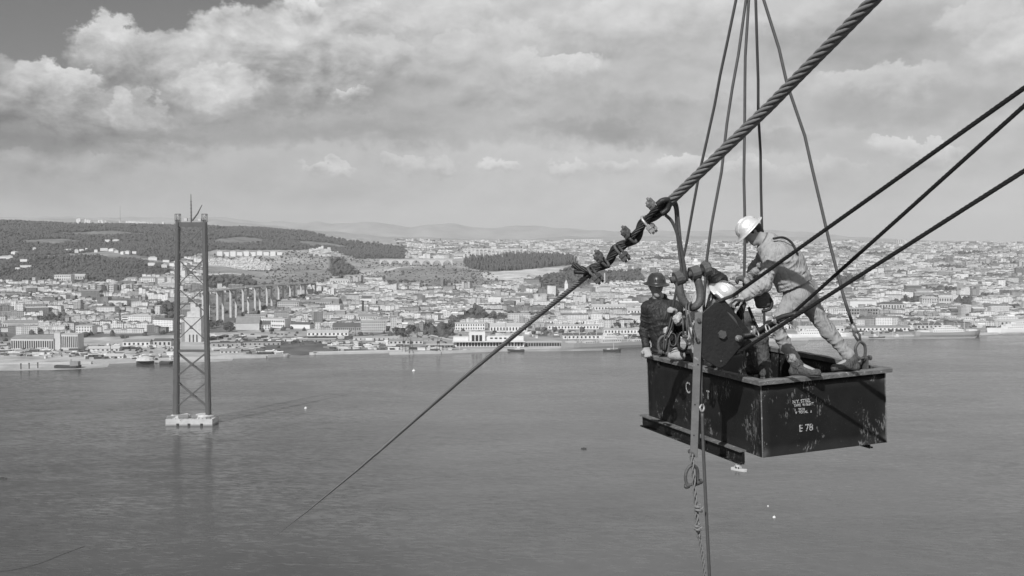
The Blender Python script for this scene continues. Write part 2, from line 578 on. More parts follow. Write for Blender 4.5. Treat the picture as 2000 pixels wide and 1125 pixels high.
def build_terrain():
    cols = np.arange(-640, 2641, 8)
    rows = np.concatenate([np.arange(1300, 2400, 10), np.geomspace(2400, 9400, 220)])
    T, Dm = np.meshgrid((cols - CX) / FPX, rows, indexing='ij')
    X = T * Dm
    Z = heights(X, Dm)
    PX, PY = pixs(X, Dm, Z)
    tone = np.where(Z < 6, np.where(PX < 560, 0.33, 0.26), np.interp(Dm, [2200, 4500], [0.13, 0.30]))  # town ground pales with distance: far haze painted into its tone
    for a, p in FIELDS:
        tone[inside(p, PX, PY)] = a
    tone[in_any(WOODS, PX, PY)] = 0.06
    tone[in_any(CLEARINGS, PX, PY)] = 0.16
    nr = len(rows)
    verts = np.stack([X.ravel(), Dm.ravel(), Z.ravel()], 1).tolist()
    I, J = np.meshgrid(np.arange(len(cols) - 1), np.arange(nr - 1), indexing='ij')
    a = (I * nr + J).ravel()
    faces = np.stack([a, a + nr, a + nr + 1, a + 1], 1).tolist()
    tone = tone.ravel()
    me = bpy.data.meshes.new('terrain')
    me.from_pydata(verts, [], faces)
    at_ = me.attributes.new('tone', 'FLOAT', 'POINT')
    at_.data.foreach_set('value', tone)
    me.polygons.foreach_set('use_smooth', [True] * len(faces))
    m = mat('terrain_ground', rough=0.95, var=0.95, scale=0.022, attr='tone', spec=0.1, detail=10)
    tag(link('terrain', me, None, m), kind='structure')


build_terrain()


def far_hills(name, D, crest, tone, depth=1500):
    """a range of hills: crest given as (bearing column, height over the camera's horizon line in px)"""
    vs, fs = [], []
    xs = np.arange(-900, 2901, 12)
    for i, c in enumerate(xs):
        y = np.interp(c, [q[0] for q in crest], [q[1] for q in crest])
        y += 0.9 * math.sin(c * 0.043 + D) + 0.7 * math.sin(c * 0.11 + 1.3)
        top = at(c, y, D).z
        for k, (dd, hh) in enumerate(((-depth, 0.25), (-depth * .6, .6), (-depth * .25, .92), (0, 1.0), (depth * .5, .7))):
            dist = D + dd
            w = 1 + 0.05 * math.sin(c * 0.05 + k * 2)
            vs.append(((c - CX) / FPX * dist, dist, max(60 + (top - 60) * hh * (w if 0 < k < 3 else 1), 10)))
        if i:
            for k in range(4):
                a = (i - 1) * 5 + k
                fs.append((a, a + 5, a + 6, a + 1))
    me = bpy.data.meshes.new(name)
    me.from_pydata(vs, [], fs)
    me.polygons.foreach_set('use_smooth', [True] * len(fs))
    m = mat('hill_' + str(D), tone, 0.95, 0.5, 0.003, spec=0.1, detail=9)
    tag(link(name, me, None, m), kind='structure')


far_hills('hills', 10500, [(-900, 428), (0, 430), (150, 426), (300, 436), (420, 428), (520, 440), (640, 452), (760, 462), (1000, 468), (1090, 463),
                           (1250, 462), (1450, 460), (1600, 465), (1750, 468), (1900, 473), (2000, 477), (2900, 480)], 0.27)
far_hills('hills', 15500, [(-900, 422), (100, 424), (300, 425), (450, 425), (500, 432), (600, 436), (620, 430), (650, 437), (740, 434), (800, 443), (880, 436), (950, 446),
                           (1040, 440), (1150, 450), (1300, 452), (1500, 448), (1620, 458), (1800, 472), (2000, 480), (2900, 484)], 0.27)

# ------------------------------------------------------------------ haze: the air over the whole place
def haze_box():
    x0, x1, y0, y1, z0, z1 = -15000, 15000, -6000, 17500, -2.0, 640
    mb = MB()
    mb.box(((x0 + x1) / 2, (y0 + y1) / 2, (z0 + z1) / 2), (x1 - x0, y1 - y0, z1 - z0))
    m = bpy.data.materials.new('haze_air')
    m.use_nodes = True
    m.node_tree.nodes.clear()
    N = NT(m.node_tree)
    v = N.node('ShaderNodeVolumePrincipled')
    v.inputs['Color'].default_value = (0.95, 0.95, 0.95, 1)
    v.inputs['Density'].default_value = 3.7e-5
    v.inputs['Anisotropy'].default_value = 0.0
    o = N.node('ShaderNodeOutputMaterial')
    N.l.new(v.outputs[0], o.inputs['Volume'])
    tag(mb.build('haze', m), kind='stuff')


haze_box()
# ------------------------------------------------------------------ materials of the far shore
M_TOWER = mat('tower_steel', 0.085, 0.6, 0.25, 0.15)
M_CONC = mat('concrete', 0.45, 0.85, 0.4, 0.16, detail=8, wear=(.24, .60, .2))
M_CONC_D = mat('stained_concrete', 0.22, 0.85, 0.35, 0.1)
M_WHITE = mat('whitewash', 0.62, 0.8, 0.15, 0.08)
M_PALE = mat('pale_render', 0.46, 0.85, 0.2, 0.08)
M_GREY = mat('grey_render', 0.28, 0.85, 0.25, 0.08)
M_ROOF_T = mat('clay_roof', 0.20, 0.85, 0.3, 0.15)
M_ROOF_D = mat('dark_roof', 0.09, 0.8, 0.3, 0.15)
M_ROOF_P = mat('pale_roof', 0.38, 0.8, 0.2, 0.1)
M_GLASS = mat('window_glass', 0.03, 0.25, 0.3, 0.3)
M_DARK = mat('dark_iron', 0.035, 0.6, 0.3, 0.5)
M_QUAY = mat('quay_stone', 0.42, 0.9, 0.3, 0.06, detail=8)
M_HULL_G = mat('grey_hull', 0.26, 0.6, 0.15, 0.05)
M_HULL_W = mat('white_hull', 0.66, 0.5, 0.1, 0.05)
M_HULL_D = mat('dark_hull', 0.05, 0.6, 0.2, 0.05)
M_LEAF = mat('tree_leaves', 0.085, 0.9, 0.5, 0.25, spec=0.1, detail=8)
M_BARK = mat('tree_bark', 0.08, 0.9, 0.3, 1.0)


# ------------------------------------------------------------------ the far bridge tower on its pier
def far_tower():
    P = on(369, 832, 0.0)
    D0 = P.y + 9.0
    s = D0 / FPX
    t = thing('bridge_tower', 'tall braced steel bridge tower with two legs standing on a pale pier in the river', 'tower', (P.x, D0, 0))

    def zz(py):
        return at(369, py, D0).z

    zb, zt = 9.0, zz(434)
    bx0, bx1 = (338.5 - 369) * s, (402 - 369) * s
    tx0, tx1 = (347 - 369) * s, (399 - 369) * s

    def leg(k, z):
        f = (z - zb) / (zt - zb)
        return (bx0 + (tx0 - bx0) * f) if k == 0 else (bx1 + (tx1 - bx1) * f)

    for k in (0, 1):
        mb = MB()
        w0, w1 = (4.9, 3.1) if k == 0 else (4.2, 3.6)
        # a cellular box leg with a recessed face
        for yo, wf, dp in ((0, 1.0, 5.2), (-2.9, 0.62, 0.8), (2.9, 0.62, 0.8)):
            a, b = leg(k, zb), leg(k, zt)
            vs = []
            for x, w, z in ((a, w0 * wf, zb), (b, w1 * wf, zt)):
                vs += [(x - w / 2, yo - dp / 2, z), (x + w / 2, yo - dp / 2, z), (x + w / 2, yo + dp / 2, z), (x - w / 2, yo + dp / 2, z)]
            mb.add(vs, [(3, 2, 1, 0), (4, 5, 6, 7), (0, 1, 5, 4), (1, 2, 6, 5), (2, 3, 7, 6), (3, 0, 4, 7)])
        lg = mb.build('leg', M_TOWER, t)
        for z in np.linspace(zb + 8, zt - 6, 15):
            m2 = MB()
            m2.box((leg(k, z), 0, z), (w0 * 1.04, 6.2, 0.5))
            m2.build('splice_plate', M_TOWER, lg)

    def crop(y):
        return zz(360 + y / 2.295)

    for (a, b) in ((190, 318), (330, 458), (462, 574), (578, 702), (752, 862), (882, 1000)):
        z1, z0 = crop(a), crop(b)
        for yo in ((-1.8, 1.8) if a > 700 else (-1.8,)):
            for q in (0, 1):
                m2 = MB()
                m2.bar((leg(q, z0), yo + q * .25, z0), (leg(1 - q, z1), yo + q * .25, z1), (1.1 if a > 700 else 0.9), 0.5, (0, 1, 0))
                m2.build('diagonal_brace', M_TOWER, t)
        zc = (z0 + z1) / 2
        MB().box(((leg(0, zc) + leg(1, zc)) / 2, -2.4, zc), (2.6, 0.3, 3.2)).build('gusset_plate', M_TOWER, t)
    for z, h in ((crop(746), 2.0), (crop(180), 4.2)):
        m2 = MB()
        m2.box(((leg(0, z) + leg(1, z)) / 2, 0, z), (leg(1, z) - leg(0, z) + 3, 4.4, h))
        m2.build('cross_strut', M_TOWER, t)
    # saddle cages on top of the legs
    for k in (0, 1):
        m2 = MB()
        x = leg(k, zt)
        h = 7.5
        for a in (-2.0, 2.0):
            for b in (-2.0, 2.0):
                m2.box((x + a, b, zt + h / 2), (.45, .45, h))
            m2.box((x, a, zt + h), (4.4, .4, .5))
            m2.box((x + a, 0, zt + h), (.4, 4.4, .5))
            m2.bar((x - 2, a, zt + 0.5), (x + 2, a, zt + h), .3)
        m2.box((x, 0, zt + 1.2), (3.0, 2.6, 2.4))
        m2.build('saddle_cage', M_TOWER, t)
    m2 = MB()
    zc = zz(430)
    m2.box(((leg(0, zt) + leg(1, zt)) / 2 - 5, 0, zc + .5), (3, 3, 2.5))
    m2.build('winch_house', M_PALE, t)
    m2 = MB()
    m2.box(((leg(0, zt) + leg(1, zt)) / 2 + 8, 0, zc + .3), (2.6, 3, 2.2))
    m2.build('winch_house', M_PALE, t)
    d = MB()
    xm = (373 - 369) * s
    d.tube([(xm, 0, zt), (xm, 0, zz(400)), (xm, 0, zz(379))], [.75, .6, .3], 6)
    for q in range(6):
        d.box((xm, 0, zt + 3 + q * 3.2), (1.7, 1.7, .25))
    mast = d.build('derrick_mast', M_TOWER, t)
    MB().tube([(xm + 1, 0, zz(431)), (xm + 6, 0, zz(417)), ((394.5 - 369) * s, 0, zz(400))], [.8, .7, .35], 6).build('derrick_boom', M_TOWER, t)
    # pier
    pw = 91 * s
    pier = MB()
    pier.box((0, 2, 2.6), (pw, 22, 7.2))
    for a in (-1, 1):
        pier.tube([(a * pw * .26, 2, 6.1), (a * pw * .26, 2, 8.3), (a * pw * .26, 2, 9.4)], [9.6, 9.0, 7.0], 14)
    p = pier.build('concrete_pier', M_CONC, t)
    MB().box((0, 2, .4), (pw + .3, 22.3, 1.9)).build('tide_band', M_CONC_D, p)
    for a in (-.24, .0, .27):
        MB().box((a * pw, -9.35, .3), (2.2, .7, 4.0)).build('fender_recess', M_DARK, p)
    for a, w, h in ((-.42, 7, 2.4), (-.15, 9, 3.4), (.1, 5, 2.8), (.38, 4, 2.0), (-.3, 5, 3.0)):
        MB().box((a * pw, -4, 6.2 + h / 2), (w, 5, h), .2).build('site_hut', M_CONC_D, p)
    m2 = MB()
    for k in range(12):
        m2.box((-pw / 2 + 2 + k * (pw - 4) / 11, -8.6, 6.8), (.2, .2, 1.4))
    m2.box((0, -8.6, 7.5), (pw - 4, .2, .2))
    m2.build('railing', M_DARK, p)


far_tower()


# ------------------------------------------------------------------ buildings
WIN = {}


def window_mesh(w, h):
    k = (round(w, 1), round(h, 1))
    if k not in WIN:
        me = MB().box((0, 0, 0), (k[0], 0.25, k[1])).mesh('window')
        me.materials.append(M_GLASS)
        WIN[k] = me
    return WIN[k]


def roof_shape(kind, w, d, h, ov=0.5):
    """vertices and faces of a roof standing on z = 0, ridge along the longer side"""
    a, b = w / 2 + ov, d / 2 + ov
    rh = h
    e = [(-a, -b, 0), (a, -b, 0), (a, b, 0), (-a, b, 0)]
    if kind == 'gable':
        if w >= d:
            v = e + [(-a, 0, rh), (a, 0, rh)]
            f = [(0, 1, 5, 4), (2, 3, 4, 5), (3, 0, 4), (1, 2, 5), (3, 2, 1, 0)]
        else:
            v = e + [(0, -b, rh), (0, b, rh)]
            f = [(1, 2, 5, 4), (3, 0, 4, 5), (0, 1, 4), (2, 3, 5), (3, 2, 1, 0)]
    elif kind == 'hip':
        if w >= d:
            q = max(a - b, 0.2)
            v = e + [(-q, 0, rh), (q, 0, rh)]
            f = [(0, 1, 5, 4), (2, 3, 4, 5), (3, 0, 4), (1, 2, 5), (3, 2, 1, 0)]
        else:
            q = max(b - a, 0.2)
            v = e + [(0, -q, rh), (0, q, rh)]
            f = [(1, 2, 5, 4), (3, 0, 4, 5), (0, 1, 4), (2, 3, 5), (3, 2, 1, 0)]
    else:
        t = 0.7
        v = e + [(-a, -b, t), (a, -b, t), (a, b, t), (-a, b, t)]
        f = [(3, 2, 1, 0), (4, 5, 6, 7), (0, 1, 5, 4), (1, 2, 6, 5), (2, 3, 7, 6), (3, 0, 4, 7)]
    return v, f


def building(name, label, cat, px0, px1, base, top, deep=14.0, rz=0.0, wall=None, roof='hip', rmat=None, rh=None,
             wins=None, group=None, at_D=None, sink=3.0, win_frac=(.42, .55), side=0):
    """a block whose front foot is seen at photo row base and eaves at row top; wins = (storeys, bays)"""
    g = ground((px0 + px1) / 2, base) if at_D is None else at((px0 + px1) / 2, base, at_D)
    s = g.y / FPX
    w, h = (px1 - px0) * s, (base - top) * s
    t = thing(name, label, cat, (g.x, g.y, g.z), rz, group)
    wm = wall or M_PALE
    MB().box((0, deep / 2, (h - sink) / 2), (w, deep, h + sink)).build('wall', wm, t)
    v, f = roof_shape(roof, w, deep, rh if rh is not None else min(deep * .28, 5.0))
    MB().add([(x, y + deep / 2, z + h + .01) for x, y, z in v], f).build('roof', rmat or M_ROOF_T, t)
    if wins:
        r, c = wins
        ww, wh = w / c * win_frac[0], h / r * win_frac[1]
        me = window_mesh(ww, wh)
        for i in range(r):
            for k in range(c):
                o = link('window', me, t)
                o.location = (-w / 2 + w * (k + .5) / c, -.08, h * (i + .5) / r)
        if side:
            me = window_mesh(deep / side * win_frac[0], wh)
            for i in range(r):
                for k in range(side):
                    for sx in (-1, 1):
                        o = link('window', me, t)
                        o.location = (sx * (w / 2 + .08), deep * (k + .5) / side, h * (i + .5) / r)
                        o.rotation_euler = (0, 0, math.pi / 2)
    t['_fp'] = [px0, px1, base, top]
    FOOT.append((g.x, g.y + deep / 2, w / 2 + 3, deep / 2 + 3, rz))
    return t, w, h, g


FOOT = []

# riverside factory at the left: colonnaded hall, stair tower, office block
t, w, h, g = building('factory', 'long low riverside factory hall with dark tall bays between pale pilasters at far left', 'factory',
                      20, 106, 683, 662, 34, R(-4), M_PALE, 'gable', M_ROOF_T, 5)
for k in range(19):
    o = link('window', window_mesh(w / 19 * .55, h * .72), t)
    o.location = (-w / 2 + w * (k + .5) / 19, -.1, h * .45)
building('stair_tower', 'windowless pale tower block joined to the riverside factory', 'tower', 106, 118, 683, 650, 16, R(-4), M_PALE, 'flat', M_ROOF_P)
building('office_block', 'four storey riverside office block with tall window bays beside the factory hall', 'office', 119, 153, 683, 653, 20, R(-4), M_PALE, 'flat', M_ROOF_P, None,
         (1, 9), win_frac=(.5, .72))
building('warehouse', 'long arcaded warehouse with pale upper wall behind the riverside factory', 'warehouse', 4, 76, 643, 631, 26, R(-3), M_PALE, 'gable', M_ROOF_T, 5, (1, 16))
building('office_building', 'white modern block with deep square window bays behind the office block', 'building', 147, 181, 653, 637, 18, R(-6), M_WHITE, 'flat', M_ROOF_P, None, (3, 6))
building('hospital', 'white flat roofed building alone on the wooded slope at left', 'building', 106, 138, 548, 537, 30, R(3), M_WHITE, 'flat', M_ROOF_P, None, (2, 9))
building('hospital_wing', 'low white wing with grey roof beside the flat roofed building on the wooded slope', 'building', 142, 165, 546, 539, 18, R(3), M_PALE, 'gable', M_ROOF_P, None, (1, 5))
for i, (a, b, c, d) in enumerate(((242, 268, 557, 544), (271, 304, 557, 543), (306, 322, 556, 542), (324, 341, 554, 540))):
    building('apartment_block', ['pale hipped apartment block, leftmost of the four on the ridge left of the tower',
                                 'longest white apartment block, second of the four on the ridge left of the tower',
                                 'narrow white apartment block, third of the four on the ridge left of the tower',
                                 'white apartment block closest to the tower, last of the four on the ridge'][i], 'apartments', a, b, c, d, 14, R(-14), M_WHITE, 'hip', M_ROOF_T, 4, (4, 7),
             'apartment blocks on the left ridge')
for i in range(8):
    building('terraced_flats', 'pale narrow block of flats, %s from the left in the stepped terrace below the ridge' % ['first', 'second', 'third', 'fourth', 'fifth', 'sixth', 'seventh', 'eighth'][i],
             'flats', 176 + i * 12, 187 + i * 12, 571 + (i % 2), 555 + (i % 3), 14, R(-20), [M_PALE, M_GREY, M_WHITE][i % 3], 'hip', [M_ROOF_T, M_ROOF_P][i % 2], 3, (4, 3), 'terraced flats left of the tower')
building('school', 'dark striped school block with white end wall left of the bridge tower', 'school', 252, 290, 636, 619, 16, R(-6), M_GREY, 'flat', M_ROOF_D, None, (4, 9), win_frac=(.8, .5))
building('school_wing', 'white end block with horizontal window bands beside the dark striped school', 'school', 237, 252, 637, 617, 16, R(-6), M_WHITE, 'flat', M_ROOF_P, None, (4, 1), win_frac=(.8, .4))
# concrete anchor pier seen through the tower's legs
t, w, h, g = building('anchor_pier', 'pale concrete bridge pier with stepped top seen between the tower legs', 'bridge pier', 361, 393, 668, 620, 20, 0, M_CONC, 'flat', M_CONC)
for k, (a, b, c) in enumerate(((.0, .8, 9), (.1, .55, 17), (-.05, .3, 23))):
    MB().box((a * w, 10, h + c / 2), (w * b, 12 - k * 3, c)).build('stepped_head', M_CONC, t)
for k in (-.2, 0.02, .24):
    MB().box((k * w, -.1, h * .1), (2, .3, h * .4)).build('shaft_opening', M_DARK, t)
MB().box((-w * .62, 8, h * .35), (6, 10, h * .9)).build('side_shaft', M_CONC_D, t)

# approach viaduct
def viaduct():
    A, B = at(392, 571, 2060), at(612, 552.5, 2800)
    t = thing('approach_viaduct', 'curving concrete approach viaduct on paired slab piers right of the bridge tower', 'viaduct', (A.x, A.y, 0))
    mid = (A + B) / 2 + Vector((-14, 20, 1))
    pts = spline([A, mid, B], 14)
    for i in range(len(pts) - 1):
        a, b = pts[i] - Vector((A.x, A.y, 0)), pts[i + 1] - Vector((A.x, A.y, 0))
        d = (b - a).normalized()
        gap = d * (5.0 if i == 9 else 0.15)
        sp = MB().bar(a + gap, b - d * .15, 16, 1.9).build('deck_span', M_CONC, t)
        s_ = d.cross(Vector((0, 0, 1))) * 8.3
        for q in (-1, 1):
            MB().bar(a + gap + s_ * q + Vector((0, 0, 1.8)), b + s_ * q + Vector((0, 0, 1.8)), .4, 1.0).build('parapet', M_CONC, sp)
    for i in range(1, len(pts), 3):
        p = pts[i]
        d = (pts[min(i + 1, len(pts) - 1)] - pts[i - 1]).normalized()
        n = Vector((-d.y, d.x, 0)).normalized()
        for q in (-1, 1):
            c = p + n * q * 5.6
            z0 = height(c.x, c.y) - 4
            x, y = c.x - A.x, c.y - A.y
            rz = math.atan2(d.y, d.x)
            MB().box((x, y, (z0 + p.z - 1.4) / 2), (2.4, 4.2, p.z - 1.4 - z0), rz).build('pier_column', M_CONC, t)
        MB().box((p.x - A.x, p.y - A.y, p.z - 2.6), (2.8, 15.4, 1.8), rz).build('pier_cap', M_CONC, t)


viaduct()

# halls, mills and blocks behind the docks, from left to right
L = building
L('market_hall', 'large hall with sweeping pale gable roof right of the viaduct foot', 'hall', 461, 506, 645, 632, 34, R(8), M_PALE, 'gable', M_ROOF_T, 12)
L('gabled_annex', 'small white gabled house with dark roof beside the large pale hall', 'house', 506, 527, 644, 634, 18, R(8), M_WHITE, 'gable', M_ROOF_D, 6, (2, 4))
L('long_shed', 'long white two storey shed with a row of windows angled behind the pale hall', 'warehouse', 501, 559, 640, 623, 26, R(-16), M_WHITE, 'flat', M_ROOF_P, None, (2, 12), win_frac=(.6, .35))
L('low_shed', 'low white shed with grey roof right of the angled two storey shed', 'warehouse', 566, 606, 642, 634, 22, R(-10), M_WHITE, 'gable', M_ROOF_D, 4)
L('round_tank_house', 'pale block with rounded end among the mill buildings', 'mill', 656, 674, 626, 608, 18, 0, M_GREY, 'flat', M_ROOF_P)
L('mill', 'tall flour mill block with many small windows and parapet in front of the dark chimney', 'mill', 705, 753, 648, 627, 24, R(6), M_PALE, 'flat', M_ROOF_P, None, (4, 12))
L('mill_wing', 'mill wing with stepped skyline behind the tall flour mill', 'mill', 700, 737, 630, 618, 20, R(6), M_WHITE, 'gable', M_ROOF_T, 5, (2, 8))
L('hill_chapel_house', 'white house with dark hipped roof standing above the mill chimney', 'house', 703, 732, 591, 583, 20, 0, M_WHITE, 'hip', M_ROOF_D, 6)
L('long_mill_shed', 'long shed with dark roof stretching left of the tall flour mill', 'warehouse', 650, 704, 646, 639, 30, R(4), M_GREY, 'gable', M_ROOF_D, 7, (1, 14))
L('tenement_row', 'long pale tenement row with grey roof below the viaduct end', 'tenement', 585, 648, 600, 590, 18, R(-4), M_PALE, 'gable', M_ROOF_T, 4, (2, 14))
L('tenement', 'broad pale tenement with many windows under the viaduct spans', 'tenement', 541, 584, 608, 590, 20, R(-8), M_PALE, 'hip', M_ROOF_T, 4, (4, 10))
L('old_barracks', 'pale barracks with grey hipped roof right of the quarry slope', 'barracks', 645, 684, 557, 548, 20, 0, M_WHITE, 'hip', M_ROOF_P, 4, (2, 8))
for i in range(10):
    L('row_house', 'white house, %s from the left in the bright row above the pale quarry' % ['first', 'second', 'third', 'fourth', 'fifth', 'sixth', 'seventh', 'eighth', 'ninth', 'tenth'][i],
      'house', 424 + i * 13, 434 + i * 13, 500 + (i % 3) * .8 - i * .2, 491 + (i % 2) * 1.2, 16, R(10), M_WHITE, 'hip', [M_ROOF_P, M_ROOF_T][i % 2], 3, None, 'row houses above the quarry')
t = thing('quarry_face', 'pale rugged quarry cliff on the hillside right of the tower', 'quarry', ground(458, 524))
g = ground(458, 524)
rq = np.random.default_rng(3)
qn, qm = 90, 14
qx = np.linspace(-112, 112, qn)
jag = np.cumsum(rq.normal(0, 1.6, qn)) * .6
verts, faces = [], []
for i in range(qn):
    top_ = 32 + 5 * math.sin(i * .13) + rq.normal(0, 1.2) - 16 * abs(qx[i] / 112) ** 3
    for j in range(qm):
        v = j / (qm - 1)
        ledge = 9 * math.floor(v * 3.2) / 3 + 3 * v
        verts.append((qx[i] + rq.normal(0, .8), jag[i] * .8 + ledge * 3 + rq.normal(0, 1.3), -6 + (top_ + 6) * v + rq.normal(0, .6)))
for i in range(qn - 1):
    for j in range(qm - 1):
        a_ = i * qm + j
        faces.append((a_, a_ + qm, a_ + qm + 1, a_ + 1))
MB().add(verts, faces).build('rock_face', mat('quarry_rock', 0.42, 0.95, 0.5, 0.12, detail=9), t)
FOOT.append((g.x, g.y, 110, 60, 0))
# mill chimney
g = ground(709, 622)
t = thing('chimney', 'tall dark brick chimney rising behind the flour mill', 'chimney', g)
MB().tube([(0, 0, -2), (0, 0, 20), (0, 0, 36)], [2.6, 2.1, 1.8], 10).build('stack', M_DARK, t)
MB().tube([(0, 0, 35), (0, 0, 37)], [2.5, 2.5], 10).build('crown_ring', M_DARK, t)
g = ground(1181, 556)
t = thing('chimney', 'slim pale factory chimney right of the wooded slope', 'chimney', g)
MB().tube([(0, 0, -2), (0, 0, 34)], [2.8, 1.9], 10).build('stack', M_PALE, t)

# waterfront passenger station with arcade
t, w, h, g = building('passenger_station', 'white waterfront passenger station with three tall windows and a long dark arcade', 'station', 886, 1024, 678, 667, 24, R(2), M_WHITE, 'flat', M_ROOF_P)
s = g.y / FPX
xc = lambda p: (p - 955) * s
MB().box((xc(900), 12, h + 2), (30 * s, 20, 8)).build('end_block', M_WHITE, t)
MB().box((xc(932), 10.5, h + 6), (31 * s, 22, 16)).build('hall_block', M_WHITE, t)
MB().box((xc(985), 13, h + 3), (76 * s, 18, 8)).build('upper_storey', M_WHITE, t)
for k in range(3):
    o = link('window', window_mesh(4.4, 10), t)
    o.location = (xc(924 + k * 7.4), -.65, h + 5)
for k in range(4):
    o = link('window', window_mesh(4.0, 2.4), t)
    o.location = (xc(960 + k * 9), 3.9, h + 4.5)
for k in range(22):
    o = link('window', window_mesh(3.6, 6.0), t)
    o.location = (xc(894 + k * 5.95), -.12, 4.0)
MB().box((0, -2.5, h - .4), (w + 4, 5, .8)).build('canopy', M_WHITE, t)
t, w, h, g = building('transit_shed', 'long low transit shed with regular open bays right of the passenger station', 'shed', 1026, 1098, 677, 669, 22, R(2), M_PALE, 'flat', M_ROOF_P)
for k in range(14):
    o = link('window', window_mesh(3.4, 5.0), t)
    o.location = (-w / 2 + w * (k + .5) / 14, -.12, 3.4)
t, w, h, g = building('transit_shed', 'low open sided shed left of the passenger station', 'shed', 832, 885, 680, 674, 18, R(2), M_GREY, 'flat', M_ROOF_P)
for k in range(9):
    o = link('window', window_mesh(3.8, 3.4), t)
    o.location = (-w / 2 + w * (k + .5) / 9, -.12, 2.4)
L('harbour_office', 'white stepped modernist office building behind the passenger station', 'office', 889, 947, 645, 632, 22, R(4), M_WHITE, 'flat', M_ROOF_P, None, (2, 12))
L('harbour_office_penthouse', 'small white upper block on the skyline behind the harbour office', 'office', 906, 925, 633, 626, 14, R(4), M_WHITE, 'flat', M_ROOF_P, None, (1, 4))
SHED = [(957, 1030, 648, 637, 'low pale shed with wavy roof right of the harbour office'),
        (1063, 1180, 634, 626, 'very long white warehouse with dark door row, upper of the dock warehouses'),
        (1193, 1252, 631, 622, 'white warehouse with arched doors left of the standing men'),
        (1070, 1170, 643, 636, 'long white warehouse row closest behind the cargo ship'),
        (1156, 1222, 612, 599, 'broad white dock store with two window rows'),
        (1115, 1152, 612, 604, 'small white dock store left of the broad one'),
        (1225, 1300, 618, 606, 'pale dock store behind the man at the far end of the skip'),
        (1180, 1250, 652, 644, 'pale shed on the quay above the ship bow'),
        (1535, 1600, 618, 600, 'long white dock warehouse seen behind the bending man')]
for i, (a, b, c, d, lab) in enumerate(SHED):
    L('dock_warehouse', lab, 'warehouse', a, b, c, d, 24, R(3), [M_WHITE, M_PALE][i % 3 == 2], ['gable', 'flat'][i % 2], M_ROOF_P, 5, (1 + (c - d > 11), max(5, int((b - a) / 6))), 'dock warehouses')
L('customs_house', 'big pale dockside building with tiers of windows right of the slanting sling', 'warehouse', 1601, 1655, 621, 603, 26, R(2), M_WHITE, 'flat', M_ROOF_P, None, (3, 13))
L('customs_store', 'grey gridded warehouse front joined to the pale dockside building', 'warehouse', 1657, 1715, 621, 603, 26, R(2), M_GREY, 'flat', M_ROOF_P, None, (3, 11), win_frac=(.6, .6))
L('upper_store', 'white store with one dark sign band above the dockside building', 'warehouse', 1660, 1712, 602, 588, 24, R(2), M_WHITE, 'flat', M_ROOF_P)
L('classical_hall', 'grey hall with pale pilastered front right of the dockside building', 'hall', 1718, 1767, 608, 594, 22, R(-3), M_PALE, 'hip', M_ROOF_D, 5, (1, 9), win_frac=(.4, .7))
L('palace', 'large pale palace with rows of windows among dark trees at right', 'palace', 1802, 1860, 598, 583, 30, R(-5), M_PALE, 'flat', M_ROOF_P, None, (3, 13))
L('palace_pediment', 'pedimented centre block in front of the large pale palace', 'palace', 1834, 1858, 599, 581, 10, R(-5), M_PALE, 'gable', M_ROOF_P, 5, (2, 5))
L('long_quay_shed', 'long white shed over the stern of the moored cargo ship at right', 'shed', 1876, 1936, 628, 619, 20, R(3), M_WHITE, 'flat', M_ROOF_P, None, (1, 14))
L('quay_shed', 'lower pale shed with dark doors left of the long white shed at right', 'shed', 1847, 1875, 626, 618, 20, R(3), M_WHITE, 'flat', M_ROOF_P, None, (1, 6))
L('block_of_flats', 'lone pale high block on the right skyline above the middle cable', 'flats', 1751, 1763, 481, 468, 30, 0, M_PALE, 'flat', M_ROOF_P, None, (5, 3))
L('skyline_barracks', 'very long white building on the skyline above the cable clips', 'building', 1104, 1176, 474, 467.5, 30, 0, M_WHITE, 'flat', M_ROOF_P, None, (2, 20))
# church
t, w, h, g = building('church', 'pale church with long nave and a tower with pointed cap below the wooded slope', 'church', 1090, 1152, 576, 568, 20, 0, M_PALE, 'gable', M_ROOF_T, 6, (1, 9))
s = g.y / FPX
MB().box(((1106 - 1121) * s, 4, 12), (9, 9, 34)).build('bell_tower', M_WHITE, t)
MB().tube([((1106 - 1121) * s, 4, 29), ((1106 - 1121) * s, 4, 34), ((1106 - 1121) * s, 4, 40)], [4.6, 3.4, .3], 8).build('spire', M_PALE, t)
L('dome_church', 'white domed basilica among the houses between the shackle and the crouching man', 'church', 1352, 1368, 522, 512, 26, 0, M_WHITE, 'hip', M_ROOF_P, 4)
g = ground(1360, 522)
t = thing('basilica_dome', 'pale dome with lantern over the basilica behind the shackle', 'dome', g)
MB().tube([(0, 12, 18)] + [(0, 12, 18 + 14 * math.sin(a)) for a in np.linspace(.05, 1.5, 7)] + [(0, 12, 40)],
          [9.5] + [9.5 * math.cos(a) for a in np.linspace(.05, 1.5, 7)] + [.6], 14).build('cupola', M_WHITE, t, True)


